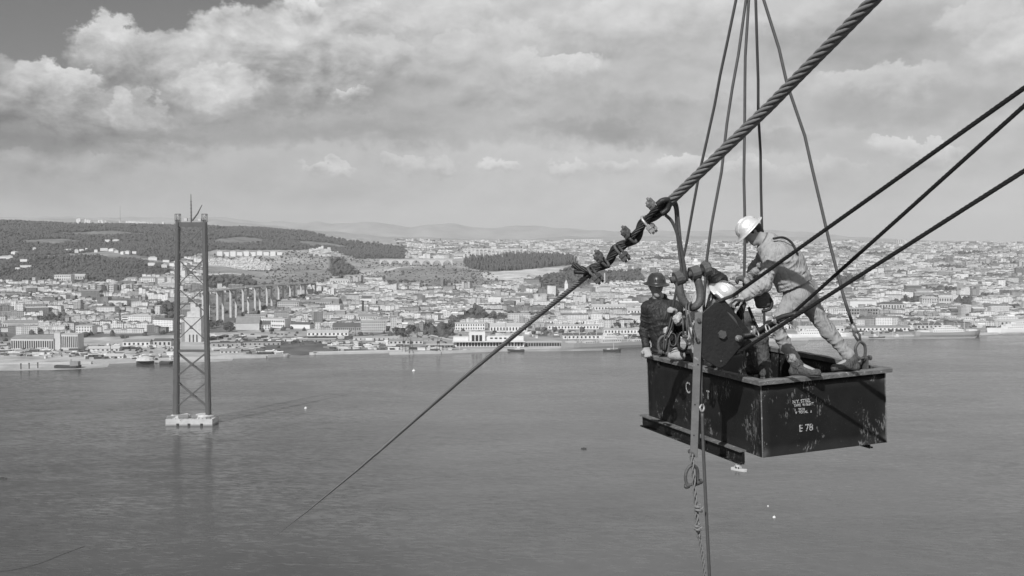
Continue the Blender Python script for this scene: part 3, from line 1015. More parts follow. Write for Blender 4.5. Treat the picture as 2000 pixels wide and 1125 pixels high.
# hillside villas, each its own thing
VILLA = [(126, 133, 492), (136, 141, 491), (146, 153, 494), (155, 163, 491), (166, 171, 489), (184, 190, 493), (196, 210, 490), (211, 222, 491), (224, 231, 494),
         (235, 241, 497), (243, 252, 496), (258, 266, 496), (205, 214, 473), (220, 232, 473), (0, 16, 505), (20, 31, 498), (39, 53, 511), (40, 60, 523), (30, 38, 527), (290, 306, 508),
         (289, 302, 519), (318, 330, 512), (330, 341, 520), (316, 326, 523), (12, 24, 506), (64, 70, 489)]
for i, (a, b, c) in enumerate(VILLA):
    q = random.Random(i)
    nm = ['first', 'second', 'third', 'fourth', 'fifth', 'sixth', 'seventh', 'eighth', 'ninth', 'tenth', 'eleventh', 'twelfth', 'thirteenth', 'fourteenth', 'fifteenth', 'sixteenth',
          'seventeenth', 'eighteenth', 'nineteenth', 'twentieth', 'twenty-first', 'twenty-second', 'twenty-third', 'twenty-fourth', 'twenty-fifth', 'twenty-sixth']
    order = sorted(range(len(VILLA)), key=lambda j: VILLA[j][0] + VILLA[j][1])
    L('villa', 'white villa in the woods of the left hillside, %s counted from the left edge' % nm[order.index(i)], 'villa', a, b, c, c - q.uniform(4, 6), 14, R(q.uniform(-25, 25)),
      M_WHITE, q.choice(['hip', 'flat']), q.choice([M_ROOF_P, M_ROOF_T]), 3, None, 'villas in the hillside woods')


# old stone aqueduct and road viaduct
def arches(name, label, cat, px0, px1, top0, top1, base, n, D, thick, arch_w=.72, m=M_CONC):
    A, B = at(px0, top0, D), at(px1, top1, D)
    t = thing(name, label, cat, ((A.x + B.x) / 2, D, 0))
    x0, x1 = A.x - (A.x + B.x) / 2, B.x - (A.x + B.x) / 2
    z1 = (A.z + B.z) / 2
    zb = at(px0, base, D).z
    bay = (x1 - x0) / n
    for k in range(n):
        c = x0 + (k + .5) * bay
        r = bay * arch_w / 2
        spring = z1 - r - 4
        poly = [(c - bay / 2, zb), (c - r, zb), (c - r, spring)]
        for q in range(1, 10):
            a = math.pi - math.pi * q / 10
            poly.append((c + r * math.cos(a), spring + r * 1.15 * math.sin(a)))
        poly += [(c + r, spring), (c + r, zb), (c + bay / 2, zb), (c + bay / 2, z1), (c - bay / 2, z1)]
        # split into left pier, crown and right pier so every piece stays simple
        mbp = MB()
        Mx = Matrix(((1, 0, 0, 0), (0, 0, -1, 0), (0, 1, 0, 0), (0, 0, 0, 1)))
        top = [(c - r, spring)] + [(c - r * math.cos(math.pi * q / 10), spring + r * 1.15 * math.sin(math.pi * q / 10)) for q in range(1, 10)] + [(c + r, spring)]
        for a, b in zip(top[:-1], top[1:]):
            mbp.prism([a, b, (b[0], z1), (a[0], z1)], -thick / 2, thick / 2, Mx)
        mbp.prism([(c - bay / 2, zb), (c - r, zb), (c - r, z1), (c - bay / 2, z1)], -thick / 2, thick / 2, Mx)
        mbp.prism([(c + r, zb), (c + bay / 2, zb), (c + bay / 2, z1), (c + r, z1)], -thick / 2, thick / 2, Mx)
        mbp.build('arch_bay', m, t)
    MB().box((0, 0, z1 + .8), (x1 - x0, thick + 1, 1.5)).build('coping', m, t)
    return t


arches('aqueduct', 'pale stone aqueduct with a long file of tall pointed arches across the valley', 'aqueduct', 905, 1022, 486, 486, 503, 15, 4700, 7, .74, M_PALE)
arches('road_viaduct', 'concrete road viaduct with wide arches crossing the valley left of the dark wood', 'viaduct', 742, 884, 508, 507, 525, 7, 4000, 12, .86, M_PALE)

# ------------------------------------------------------------------ quays and moles
def strip(name, pts, z0, z1, width, m, label=None, cat=None, rail=False):
    """a wall or mole along the points"""
    t = thing(name, label, cat, tuple(pts[0].to_2d().to_3d()))
    o = Vector((pts[0].x, pts[0].y, 0))
    mb = MB()
    for a, b in zip(pts[:-1], pts[1:]):
        a, b = a - o, b - o
        d = (b - a).normalized()
        n = Vector((-d.y, d.x, 0)) * width / 2
        mb.add([a - n + Vector((0, 0, z0 - a.z)), b - n + Vector((0, 0, z0 - b.z)), b + n + Vector((0, 0, z0 - b.z)), a + n + Vector((0, 0, z0 - a.z)),
                a - n + Vector((0, 0, z1 - a.z)), b - n + Vector((0, 0, z1 - b.z)), b + n + Vector((0, 0, z1 - b.z)), a + n + Vector((0, 0, z1 - a.z))],
               [(3, 2, 1, 0), (4, 5, 6, 7), (0, 1, 5, 4), (1, 2, 6, 5), (2, 3, 7, 6), (3, 0, 4, 7)])
    mb.build('wall', m, t)
    e = pts[-1] - o
    MB().tube([(e.x, e.y, z0), (e.x, e.y, z1)], width * .62, 16).build('round_head', m, t)
    mb = MB()
    for a, b in zip(pts[:-1], pts[1:]):
        a, b = a - o, b - o
        d = (b - a).normalized()
        n = Vector((-d.y, d.x, 0)) * (width / 2 - .8)
        mb.bar(Vector((a.x, a.y, z1 + .5)) - n, Vector((b.x, b.y, z1 + .5)) - n, 1.2, 1.0)
    mb.build('parapet', m, t)
    return t


strip('breakwater', [on(-300, 728), on(0, 714), on(180, 711), on(300, 704), on(440, 700), on(520, 698), on(555, 695.5)], -2, 3.0, 12, M_QUAY,
      'pale breakwater with rounded end reaching out from the left shore', 'breakwater')
strip('breakwater', [on(790, 688.5), on(700, 690.5), on(612, 692.5)], -2, 3.0, 10, M_QUAY, 'pale breakwater with rounded end left of the dock cranes', 'breakwater')
strip('quay', [on(760, 692), on(860, 690), on(960, 686), on(1098, 681), on(1260, 676), on(1560, 664), on(2000, 651), on(2300, 642)], -2, 3.0, 14, M_QUAY,
      'long pale stone quay wall along the right hand docks', 'quay')

# sheds and walls of the rail yard
for i, (a, b, c, h_, lab) in enumerate(((412, 470, 676, 6, 'dark brick shed with small black openings right of the tower leg'),
                                        (474, 548, 674, 6, 'long dark brick shed row behind the little dock basin'),
                                        (585, 655, 668, 5, 'long grey shed with dark doors behind the right breakwater'),
                                        (552, 566, 667, 4, 'white goods van standing on the rail yard'),
                                        (690, 780, 664, 5, 'pale low retaining shed along the tracks below the mill'))):
    t, w, h, g = building('goods_van' if 'van' in lab else 'rail_shed', lab, 'van' if 'van' in lab else 'shed', a, b, c, c - h_, 12, R(4), [M_GREY, M_GREY, M_GREY, M_WHITE, M_PALE][i],
                          'flat', [M_ROOF_D, M_ROOF_D, M_ROOF_P, M_ROOF_P, M_ROOF_P][i])
    for k in range(int((b - a) / 9)):
        o = link('doorway', window_mesh(2.0, 2.6), t)
        o.location = (-w / 2 + 5 + k * 9 * g.y / FPX, -.1, 1.5)


for i, (a, b, c, h_, dp_, m_, lab) in enumerate((
        (170, 232, 686, 5, 14, M_PALE, 'long low pale shed right of the office block on the left shore'),
        (240, 292, 676, 8, 20, M_WHITE, 'white shed with grey roof between office block and tower'),
        (300, 334, 676, 10, 20, M_PALE, 'tall pale shed hard against the left tower leg'),
        (206, 240, 700, 4, 10, M_WHITE, 'small white hut on the sand by the left breakwater'),
        (430, 470, 690, 4, 10, M_PALE, 'low pale hut on the left breakwater behind the tower'),
        (500, 516, 691, 5, 8, M_WHITE, 'white square hut near the left breakwater head'),
        (600, 680, 656, 7, 22, M_WHITE, 'long white shed over the tracks right of the viaduct'),
        (760, 826, 672, 6, 16, M_PALE, 'long pale shed behind the two left dock cranes'),
        (1100, 1180, 662, 7, 20, M_WHITE, 'long white transit shed behind the cargo ship masts'),
        (1560, 1650, 648, 7, 20, M_WHITE, 'white quay shed over the white moored ship'),
        (1668, 1780, 647, 7, 20, M_WHITE, 'long white quay shed behind tug and coaster'),
        (1790, 1840, 642, 7, 18, M_PALE, 'pale quay shed behind the mast of the grey and white ship'),
        (1945, 2010, 636, 8, 20, M_PALE, 'pale shed above the white liner at the right edge'))):
    building('shore_shed', lab, 'shed', a, b, c, c - h_, dp_, R(3), m_, 'gable', [M_ROOF_P, M_ROOF_T, M_ROOF_D][i % 3], 3.5, (1, max(3, int((b - a) / 8))), 'sheds along the shore')


# ------------------------------------------------------------------ ships
def hull_mesh(L_, B, H, bow=.16, stern=.06, sheer=.35, n=18):
    vs, fs = [], []
    for i in range(n + 1):
        u = i / n
        if u < stern:
            k = .55 + .45 * math.sin(u / stern * math.pi / 2)
        elif u > 1 - bow:
            k = max(math.cos((u - 1 + bow) / bow * math.pi / 2), .02)
        else:
            k = 1
        sh = sheer * H * (abs(u - .45) / .55) ** 2.2
        x = (u - .5) * L_
        rake = (max(0, u - (1 - bow)) / bow) * H * .35
        for b, z, r in ((-.42 * k, -1.0, 0), (-.5 * k, H * .45, rake * .5), (-.5 * k, H + sh, rake), (.5 * k, H + sh, rake), (.5 * k, H * .45, rake * .5), (.42 * k, -1.0, 0)):
            vs.append((x + r, b * B, z))
    for i in range(n):
        for k in range(6):
            a, b = i * 6 + k, i * 6 + (k + 1) % 6
            fs.append((a, a + 6, b + 6, b))
    fs.append(tuple(range(6)))
    fs.append(tuple(n * 6 + k for k in range(5, -1, -1)))
    return vs, fs


def ship(label, cat, px0, px1, py, beam, hh, hm, sup, masts, flip=1, band=None, name='ship', tilt=0.0):
    """sup: list of (u, length, width, z0, height, material, windows); masts: (u, height, booms)"""
    a, b = on(px0, py), on(px1, py + tilt)
    c = (a + b) / 2
    L_ = (b - a).length
    t = thing(name, label, cat, (c.x, c.y, 0), math.atan2(b.y - a.y, b.x - a.x) + (math.pi if flip < 0 else 0))
    v, f = hull_mesh(L_, beam, hh)
    MB().add(v, f).build('hull', hm, t)
    if band:
        v, f = hull_mesh(L_ * 1.002, beam * 1.02, 1.1, sheer=0)
        MB().add(v, f).build('boot_topping', band, t)
    for (u, l, w_, z0, h, m, wn) in sup:
        d = MB().box((u * L_, 0, hh + z0 + h / 2), (l, w_, h)).build('deckhouse', m, t)
        if wn:
            for k in range(wn):
                for sy in (-1, 1):
                    o = link('porthole', window_mesh(1.4, 1.2), d)
                    o.location = (u * L_ - l / 2 + l * (k + .5) / wn, sy * (w_ / 2 + .05), hh + z0 + h * .55)
    for (u, h, booms) in masts:
        ms = MB().tube([(u * L_, 0, hh - 1), (u * L_, 0, hh + h)], [.55, .3], 6).build('mast', M_PALE, t)
        MB().box((u * L_, 0, hh + h * .62), (.5, 5, .5)).build('crosstree', M_PALE, ms)
        for s_ in booms:
            MB().tube([(u * L_, .8, hh + 1.5), (u * L_ + s_ * h * .62, 2.2, hh + h * .78)], .3, 5).build('cargo_boom', M_PALE, ms)
    return t


ship('grey cargo ship with crossed derricks moored right of the passenger station', 'ship', 1098, 1262, 683, 20, 8.5, M_HULL_G,
     [(-.06, 34, 15, 0, 6, M_PALE, 9), (-.05, 22, 13, 6, 5, M_WHITE, 6), (-.04, 12, 12, 11, 4, M_WHITE, 4), (.2, 16, 14, 0, 3.5, M_PALE, 5), (-.38, 16, 13, 0, 3.5, M_PALE, 4), (.4, 14, 12, 1.5, 3, M_PALE, 0)],
     [(-.27, 30, (-1, 1)), (.1, 26, (1, -1)), (.3, 26, (-1, 1)), (-.12, 18, ())], -1, tilt=-7)
ship('long white moored ship seen behind the bending man', 'ship', 1535, 1662, 662, 18, 7.0, M_HULL_W,
     [(-.1, 50, 13, 0, 5, M_WHITE, 12), (-.08, 30, 11, 5, 4, M_WHITE, 8), (.28, 16, 11, 0, 3, M_WHITE, 0)], [(.1, 22, (1,)), (-.3, 24, (1, -1)), (.33, 20, ())], 1, M_HULL_G, tilt=-2)
ship('grey and white cargo ship with tall masts moored left of the white liner', 'ship', 1785, 1912, 658, 19, 8.0, M_HULL_G,
     [(.0, 60, 14, 0, 4.5, M_WHITE, 14), (-.02, 36, 12, 4.5, 4, M_WHITE, 9), (.0, 14, 10, 8.5, 3.5, M_WHITE, 4), (-.36, 18, 13, 0, 3, M_WHITE, 0), (.38, 16, 11, 1, 3, M_WHITE, 0)],
     [(-.28, 26, (1, -1)), (.27, 24, (-1,)), (.12, 16, ())], 1, M_HULL_D, tilt=-2)
ship('white passenger liner cut by the right edge of the picture', 'ship', 1930, 2090, 653, 22, 9.0, M_HULL_W,
     [(.05, 96, 17, 0, 5, M_WHITE, 22), (.06, 74, 15, 5, 4, M_WHITE, 16), (.08, 46, 13, 9, 3.5, M_WHITE, 9), (.02, 9, 6, 12.5, 9, M_WHITE, 0)], [(-.36, 22, ()), (.4, 22, ())], -1, M_HULL_D, tilt=-5)
for i, (a, b, y, hm, lab) in enumerate(((1697, 1728, 661, M_HULL_D, 'dark tug with pale wheelhouse moored right of the sling shackle'),
                                        (1729, 1765, 661, M_HULL_G, 'small grey coaster moored between the dark tug and the cargo ship'),
                                        (1178, 1212, 686, M_HULL_D, 'dark motor launch on the water in front of the grey cargo ship'),
                                        (992, 1024, 686, M_HULL_D, 'dark tug lying below the passenger station behind the slanting rope'),
                                        (850, 882, 689, M_HULL_D, 'dark flat lighter moored under the dock cranes, left one'),
                                        (884, 918, 687, M_HULL_D, 'dark flat lighter moored under the station, right one'),
                                        (447, 477, 684, M_PALE, 'pale sailing barge lying in the little dock basin'),
                                        (652, 676, 688, M_HULL_D, 'small dark boat behind the right breakwater'))):
    ship(lab, 'boat', a, b, y, 6.5, 2.6, hm, [(-.1, 8, 4, 0, 2.6, M_PALE, 0), (-.14, 4, 3, 2.6, 2.0, M_WHITE, 0)] if i in (0, 1, 3) else [(-.2, 5, 3, 0, 1.8, M_PALE, 0)],
         [(.1, 11 if i < 7 else 6, ())], -1 if i % 2 else 1, name='boat')
# barges by the left quay
for i, (a, b, y, lab) in enumerate(((108, 158, 719, 'flat dark work barge with a deckhouse moored off the left quay'),
                                    (268, 300, 711, 'dark floating pontoon with pale conical cargo roof by the left breakwater'),
                                    (313, 337, 711, 'low dark lighter beside the pontoon left of the tower'))):
    t = ship(lab, 'barge', a, b, y, 14, 3.2, M_HULL_D, [], [], name='barge')
    Lw = (on(b, y) - on(a, y)).length
    if i == 0:
        MB().box((Lw * .28, 0, 6.2), (Lw * .32, 9, 6)).build('deckhouse', M_CONC_D, t)
        MB().tube([(Lw * .12, 0, 3), (Lw * .12, 0, 12)], .4, 6).build('mast', M_DARK, t)
    if i == 1:
        MB().tube([(0, 0, 5.4), (0, 0, 8.5), (0, 0, 11)], [13, 11, 3], 12).build('roof', M_CONC, t)
        for a_ in (-8, 0, 8):
            for b_ in (-5, 5):
                MB().box((a_, b_, 4.2), (.7, .7, 3.2)).build('post', M_DARK, t)
for i, (px, py) in enumerate(((41, 722), (57, 721), (74, 720))):
    p = on(px, py)
    t = thing('mooring_pile', 'dark mooring pile in the water off the left quay, %s of three' % ['first', 'second', 'third'][i], 'pile', p, 0, 'mooring piles')
    MB().tube([(0, 0, -2), (0, 0, 8)], .7, 8).build('timber', M_DARK, t)
    MB().tube([(0, 0, 7), (0, 0, 8.4)], .95, 8).build('cap', M_DARK, t)
# boats and buoys out on the river
ship('small white motor boat with cabin on the open river under the skip', 'boat', 1429, 1458, 917, 4.2, 1.5, M_PALE, [(-.05, 4.4, 2.6, 0, 1.5, M_PALE, 2), (-.05, 2.4, 2.2, 1.5, .8, M_PALE, 0)], [(-.2, 3, ())], 1, name='boat', tilt=5)
ship('tiny dark rowing boat on the water in the middle of the river', 'boat', 1135, 1145, 877, 1.8, .8, M_HULL_D, [(0, 1.0, .8, -.3, .8, M_DARK, 0)], [], 1, name='boat')
ship('dark drifting punt at the left edge of the picture', 'boat', -6, 13, 934, 1.6, .7, M_HULL_D, [(.1, 1.4, .9, -.2, .7, M_DARK, 0)], [], 1, name='boat', tilt=2)
for i, (px, py, r_) in enumerate(((808, 725, 2.2), (597, 798, 1.5), (1512, 1011, 1.0), (1500, 989, .6))):
    p = on(px, py)
    t = thing('buoy', ['bright white buoy floating off the dock cranes', 'white round buoy right of the tower shadow', 'larger white float low in the river right of the hanging rope',
                       'tiny white float just above the larger one below the skip'][i], 'buoy', p, 0, 'white buoys')
    MB().tube([(0, 0, -.4 * r_), (0, 0, .2 * r_), (0, 0, .7 * r_), (0, 0, 1.0 * r_)], [.8 * r_, r_, .8 * r_, .2 * r_], 10).build('float', M_HULL_W, t)
    MB().tube([(0, 0, .9 * r_), (0, 0, 1.6 * r_)], .12 * r_, 6).build('staff', M_HULL_W, t)
t = thing('floating_line', 'thin dark mooring line curving over the water at the lower left corner', 'rope', on(0, 1117))
o = on(0, 1117)
MB().tube([Vector((p.x - o.x, p.y - o.y, .05)) for p in spline([on(-120, 1126), on(0, 1117), on(70, 1103), on(125, 1082), on(165, 1067)], 6)], .16, 6).build('line', M_DARK, t)


# ------------------------------------------------------------------ dock cranes
def crane(label, px, py, h, jib, name='dock_crane'):
    p = on(px, py, 3)
    t = thing(name, label, 'crane', p, R(5), 'dock cranes')
    mb = MB()
    for a in (-3, 3):
        for b in (-3, 3):
            mb.bar((a, b, -1), (a * .4, b * .4, h * .5), .6)
    mb.build('portal', M_DARK, t)
    MB().box((0, 0, h * .5 + 1.6), (4.5, 4, 3.4)).build('cab', M_DARK, t)
    mb = MB()
    for q in (-.8, .8):
        mb.bar((1.5, q, h * .5 + 2), (jib, 0, h), .4)
    for k in range(1, 5):
        f = k / 5
        mb.box((1.5 + (jib - 1.5) * f, 0, h * .5 + 2 + (h * .5 - 2) * f), (.3, 1.7 * (1 - f), .3))
    mb.build('jib', M_DARK, t)
    MB().bar((-.5, 0, h * .5 + 3), (-.5, 0, h * .85), .5).build('king_post', M_DARK, t)
    MB().bar((-.5, 0, h * .85), (jib, 0, h), .18).build('stay', M_DARK, t)


crane('dark portal crane on the quay, leftmost of the three dock cranes', 789, 688, 28, 9)
crane('dark portal crane on the quay, middle of the three dock cranes', 803, 688, 26, -8)
crane('dark portal crane on the quay nearest the passenger station', 856, 686, 24, 7)
# poles along the shore
for i, (px, py, h) in enumerate(((216, 694, 16), (172, 692, 15), (694, 662, 22), (1108, 668, 18), (988, 652, 24), (1025, 640, 20), (815, 668, 26), (762, 640, 30))):
    g = ground(px, py)
    t = thing('lattice_mast', 'thin dark lattice mast on the far shore, %s counted from the left' % ['second', 'first', 'third', 'eighth', 'sixth', 'seventh', 'fifth', 'fourth'][i], 'mast', g, 0, 'masts on the far shore')
    mb = MB()
    for a, b in ((-.6, 0), (.6, 0), (0, .8)):
        mb.bar((a, b, -1), (a * .3, b * .3, h), .22)
    mb.build('lattice', M_DARK, t)
    MB().box((0, 0, h * .9), (3.2, .3, .3)).build('cross_arm', M_DARK, t)
g = at(235, 440, 6500)
t = thing('radio_mast', 'very tall thin radio mast on the left skyline', 'mast', (g.x, g.y, 240))
MB().tube([(0, 0, 0), (0, 0, at(235, 402, 6500).z - 240)], [.9, .5], 6).build('mast_pole', M_DARK, t)
MB().box((0, 0, 60), (5, .5, .5)).build('cross_arm', M_DARK, t)
# ------------------------------------------------------------------ the town: houses
def house_wall_material(name):
    """plastered wall with rows of small dark windows, far too small to pick apart from here"""
    m = bpy.data.materials.new(name)
    m.use_nodes = True
    N = NT(m.node_tree)
    bs = N.n['Principled BSDF']
    uv = N.node('ShaderNodeUVMap', uv_map='metres')
    sp = N.node('ShaderNodeSeparateXYZ')
    N.l.new(uv.outputs[0], sp.inputs[0])
    fu = N.math('FRACT', N.math('DIVIDE', sp.outputs[0], 3.3))
    fv = N.math('FRACT', N.math('DIVIDE', sp.outputs[1], 3.1))
    a = N.math('MULTIPLY', N.math('GREATER_THAN', fu, .34), N.math('LESS_THAN', fu, .70))
    b = N.math('MULTIPLY', N.math('GREATER_THAN', fv, .32), N.math('LESS_THAN', fv, .80))
    win = N.math('MULTIPLY', a, b)
    tn = N.node('ShaderNodeAttribute', attribute_name='tone')
    tc = N.node('ShaderNodeTexCoord')
    d = N.math('MULTIPLY_ADD', N.math('SUBTRACT', N.noise(tc.outputs['Object'], .12, 6, .65), .5), .5, 1.0)
    N.l.new(N.mix(win, N.math('MULTIPLY', tn.outputs['Fac'], d), 0.07), bs.inputs['Base Color'])
    bs.inputs['Roughness'].default_value = .85
    bs.inputs['Specular IOR Level'].default_value = .2
    return m


M_HWALL = house_wall_material('house_wall')
M_HROOF = mat('house_roof', rough=.9, var=.35, scale=.2, attr='tone', spec=.2, detail=8)


class Houses:
    def __init__(self):
        self.v, self.f, self.tone, self.uv, self.mi = [], [], [], [], []

    def quad(self, vs, tone, mi, uvs=None):
        b = len(self.v)
        self.v += vs
        self.f.append(tuple(range(b, b + len(vs))))
        self.tone.append(tone)
        self.mi.append(mi)
        self.uv += uvs if uvs else [(0, 0)] * len(vs)

    def walls(self, x, y, z, w, d, h, rz, tone, sink=6.0):
        c, s = math.cos(rz), math.sin(rz)
        P = [(x + c * a * w / 2 - s * b * d / 2, y + s * a * w / 2 + c * b * d / 2) for a, b in ((-1, -1), (1, -1), (1, 1), (-1, 1))]
        for i in range(4):
            p, q = P[i], P[(i + 1) % 4]
            l = w if i % 2 == 0 else d
            self.quad([(p[0], p[1], z - sink), (q[0], q[1], z - sink), (q[0], q[1], z + h), (p[0], p[1], z + h)], tone, 0,
                      [(0, -sink), (l, -sink), (l, h), (0, h)])

    def roof(self, x, y, z, w, d, kind, rh, rz, tone):
        v, f = roof_shape(kind, w, d, rh, .4)
        c, s = math.cos(rz), math.sin(rz)
        V = [(x + c * a - s * b, y + s * a + c * b, z + e) for a, b, e in v]
        for q in f[:-1] if kind != 'flat' else f[1:]:
            self.quad([V[i] for i in q], tone, 1)

    def mesh(self, name, mats):
        me = bpy.data.meshes.new(name)
        me.from_pydata(self.v, [], self.f)
        for m in mats:
            me.materials.append(m)
        me.attributes.new('tone', 'FLOAT', 'FACE').data.foreach_set('value', self.tone)
        u = me.uv_layers.new(name='metres')
        u.data.foreach_set('uv', np.array(self.uv, 'f').ravel())
        if len(mats) > 1:
            me.polygons.foreach_set('material_index', self.mi)
        return me


OPEN = [  # streets, slopes and yards that carry no houses (photo outlines)
    [(-700, 380), (700, 380), (700, 440), (800, 486), (700, 505), (640, 492), (420, 490), (340, 515), (340, 540), (240, 552), (0, 548), (-700, 560)],
    [(395, 488), (600, 488), (660, 545), (640, 560), (600, 562), (400, 566)],
    [(600, 500), (760, 505), (760, 545), (640, 552)],
    [(740, 505), (905, 505), (1000, 545), (1010, 556), (930, 562), (860, 560), (760, 568), (740, 540)],
    [(900, 500), (1130, 500), (1135, 532), (1010, 552), (930, 548)],
    [(405, 575), (520, 562), (600, 556), (600, 578), (540, 600), (480, 636), (405, 645)],
]


def scatter_houses():
    """terraces: runs of joined houses along gently winding streets, with gaps, yards and a few large blocks"""
    r = random.Random(11)
    out = []
    D = 1640.0
    while D < 8900:
        far = (D - 1640)
        x, x1 = (-160 - CX) / FPX * D, (2160 - CX) / FPX * D
        ph = r.uniform(0, 6)
        while x < x1:
            n = r.randint(2, 9)
            h0 = r.choice((4.5, 6, 7, 8.5, 10, 12, 14)) * r.uniform(.85, 1.15)
            dp = r.uniform(9, 13)
            t0 = r.choice((.66, .62, .58, .52, .42, .30, .20))
            rt = r.choice((.10, .14, .18, .22, .28, .34, .52))
            kd = r.choice((0, 0, 1, 1, 2))
            tilt = r.gauss(0, .10)
            yo = r.uniform(-5, 5)
            big_ = r.random()
            if big_ < .09:
                n, h0, dp, kd = 1, r.uniform(11, 20), r.uniform(14, 22), r.choice((0, 1, 2))
            elif big_ < .16:
                n, h0, dp, kd = r.randint(1, 3), r.uniform(16, 26), r.uniform(12, 16), 2
            for k in range(n):
                w = (r.uniform(20, 46) if big_ < .09 else r.uniform(6.5, 12.5)) * (1 + far * 2e-5)
                c = x + w / 2
                y = D + yo + 14 * math.sin(c * .011 + D * .008) + 6 * math.sin(c * .031 + ph)
                dy = 14 * .011 * math.cos(c * .011 + D * .008) + 6 * .031 * math.cos(c * .031 + ph)
                a = math.atan(dy) + tilt
                turn = r.random() < .12 and big_ > .16
                out.append((c, y, w * .995, dp * r.uniform(.9, 1.1), h0 * r.uniform(.82, 1.18), a + (math.pi / 2 if turn else 0),
                            min(max(t0 * r.uniform(.8, 1.2), .12), .68), kd if r.random() < .8 else r.choice((0, 1, 2)), rt * r.uniform(.8, 1.25), r.uniform(1.6, 3.2)))
                x += w
            x += r.choice((1.5, 3, 5, 8, 12, 20))
        D += 19 + far * 0.0046
    A = np.array(out)
    P = A[:, :2]
    Z = heights(P[:, 0], P[:, 1])
    PX, PY = pixs(P[:, 0], P[:, 1], Z)
    keep = (Z > 2.1) & ~in_any(WOODS, PX, PY) & ~in_any(OPEN, PX, PY) & ~in_any(BARE, PX, PY)
    g = np.sin(P[:, 0] * .017 + 1.2 * np.sin(P[:, 1] * .009)) * np.sin(P[:, 1] * .013 + np.sin(P[:, 0] * .011))
    keep &= (g < .86)
    for (fx, fy, a, b, rz) in FOOT:
        dx, dy = P[:, 0] - fx, P[:, 1] - fy
        c, s = math.cos(-rz), math.sin(-rz)
        ly = s * dx + c * dy
        keep &= ~((np.abs(c * dx - s * dy) < a + 6) & (ly < b + 9) & (ly > -b - (45 if fy > 2500 else 24)))
    return A[keep], Z[keep], PX[keep], PY[keep]


HA, HZ, HX, HY = scatter_houses()
HN = len(HA)
HP = HA[:, :2]
H_W, H_D, H_H, H_A, H_T, H_K, H_RT, H_RH = (HA[:, i] for i in range(2, 10))
H_K = H_K.astype(int)
KIND = ['gable', 'hip', 'flat']

# the houses that show largest are things of their own, named by the street row they stand in
inview = (HX > 0) & (HX < 1995) & (HY > 540)
show = np.where(inview, (H_W * (H_H + 3)) / HP[:, 1] ** 2, 0)
# those the skip hides do not count
show = np.where((HX > 1255) & (HX < 1500) & (HY > 560), 0, show)
front = np.argsort(-show)[:290]
front = [int(i) for i in front]
is_front = np.zeros(HN, bool)
is_front[front] = True

ZONES = [(0, 170, 'left of the school'), (170, 345, 'between school and tower'), (345, 480, 'around the viaduct foot'), (480, 640, 'right of the viaduct'), (640, 765, 'around the mill'),
         (765, 890, 'above the dock cranes'), (890, 1040, 'above the passenger station'), (1040, 1150, 'below the church'), (1150, 1260, 'left of the skip'), (1260, 1600, 'behind the men'),
         (1600, 1725, 'right of the bending man'), (1725, 1850, 'left of the palace'), (1850, 2001, 'right of the palace')]
ORD = ['first', 'second', 'third', 'fourth', 'fifth', 'sixth', 'seventh', 'eighth', 'ninth', 'tenth', 'eleventh', 'twelfth', 'thirteenth', 'fourteenth', 'fifteenth', 'sixteenth', 'seventeenth',
       'eighteenth', 'nineteenth', 'twentieth']
ORD += ['twenty-' + q for q in ORD[:9]] + ['thirtieth'] + ['thirty-' + q for q in ORD[:9]] + ['fortieth'] + ['forty-' + q for q in ORD[:9]] + ['fiftieth'] + ['fifty-' + q for q in ORD[:9]]


def tone_word(t):
    return 'white' if t > .5 else 'pale' if t > .36 else 'grey' if t > .24 else 'dark'


_bins = {}
for i in front:
    zn = [z for z in ZONES if z[0] <= HX[i] < z[1]][0][2]
    desc = '%s %s house' % (tone_word(H_T[i]), 'flat-roofed' if H_K[i] == 2 else ['gabled', 'hipped'][H_K[i]])
    if H_H[i] > 13:
        desc = desc.replace('house', 'tenement')
    _bins.setdefault((desc, zn), []).append(i)
for (desc, zn), ids in _bins.items():
    ids.sort(key=lambda j: HX[j])
    for k, i in enumerate(ids):
        lab = desc + ' ' + zn
        if len(ids) == 1:
            lab = 'only ' + lab
        else:
            lab += ', %s of its kind from the left' % ORD[k]
        hs = Houses()
        hs.walls(0, 0, 0, H_W[i], H_D[i], H_H[i], 0, float(H_T[i]))
        t = thing('tenement' if H_H[i] > 13 else 'house', lab, 'tenement' if H_H[i] > 13 else 'house', (HP[i, 0], HP[i, 1], HZ[i]), float(H_A[i]), 'houses of the town in view')
        link('wall', hs.mesh('wall', [M_HWALL]), t)
        hs = Houses()
        hs.roof(0, 0, H_H[i], H_W[i], H_D[i], KIND[H_K[i]], H_RH[i], 0, float(H_RT[i]))
        link('roof', hs.mesh('roof', [M_HROOF]), t)

rest = Houses()
for i in range(HN):
    if is_front[i]:
        continue
    a = (HP[i, 0], HP[i, 1])
    rest.walls(a[0], a[1], HZ[i], H_W[i], H_D[i], H_H[i], H_A[i], float(H_T[i]))
    rest.roof(a[0], a[1], HZ[i] + H_H[i], H_W[i], H_D[i], KIND[H_K[i]], H_RH[i], H_A[i], float(H_RT[i]))
# a bright village on the far left ridge
vr = random.Random(8)
for k in range(52):
    px = vr.gauss(288, 17) if k < 40 else vr.uniform(165, 225)
    cr_y = np.interp(px, [150, 300, 420], [426, 436, 428])
    g = at(px, cr_y + vr.uniform(.5, 3.0) + (2 if k >= 40 else 0), 10150)
    w_, h_ = vr.uniform(12, 26), vr.uniform(8, 18)
    rest.walls(g.x, g.y - 180, g.z, w_, 20, h_, vr.uniform(-.4, .4), .64, 25)
    rest.roof(g.x, g.y - 180, g.z + h_, w_, 20, 'hip', 5, 0, .4)
tag(link('town_houses', rest.mesh('town_houses', [M_HWALL, M_HROOF])), 'dense mass of small pale houses climbing the slopes of the far town', 'houses', kind='stuff')
print('houses', HN)


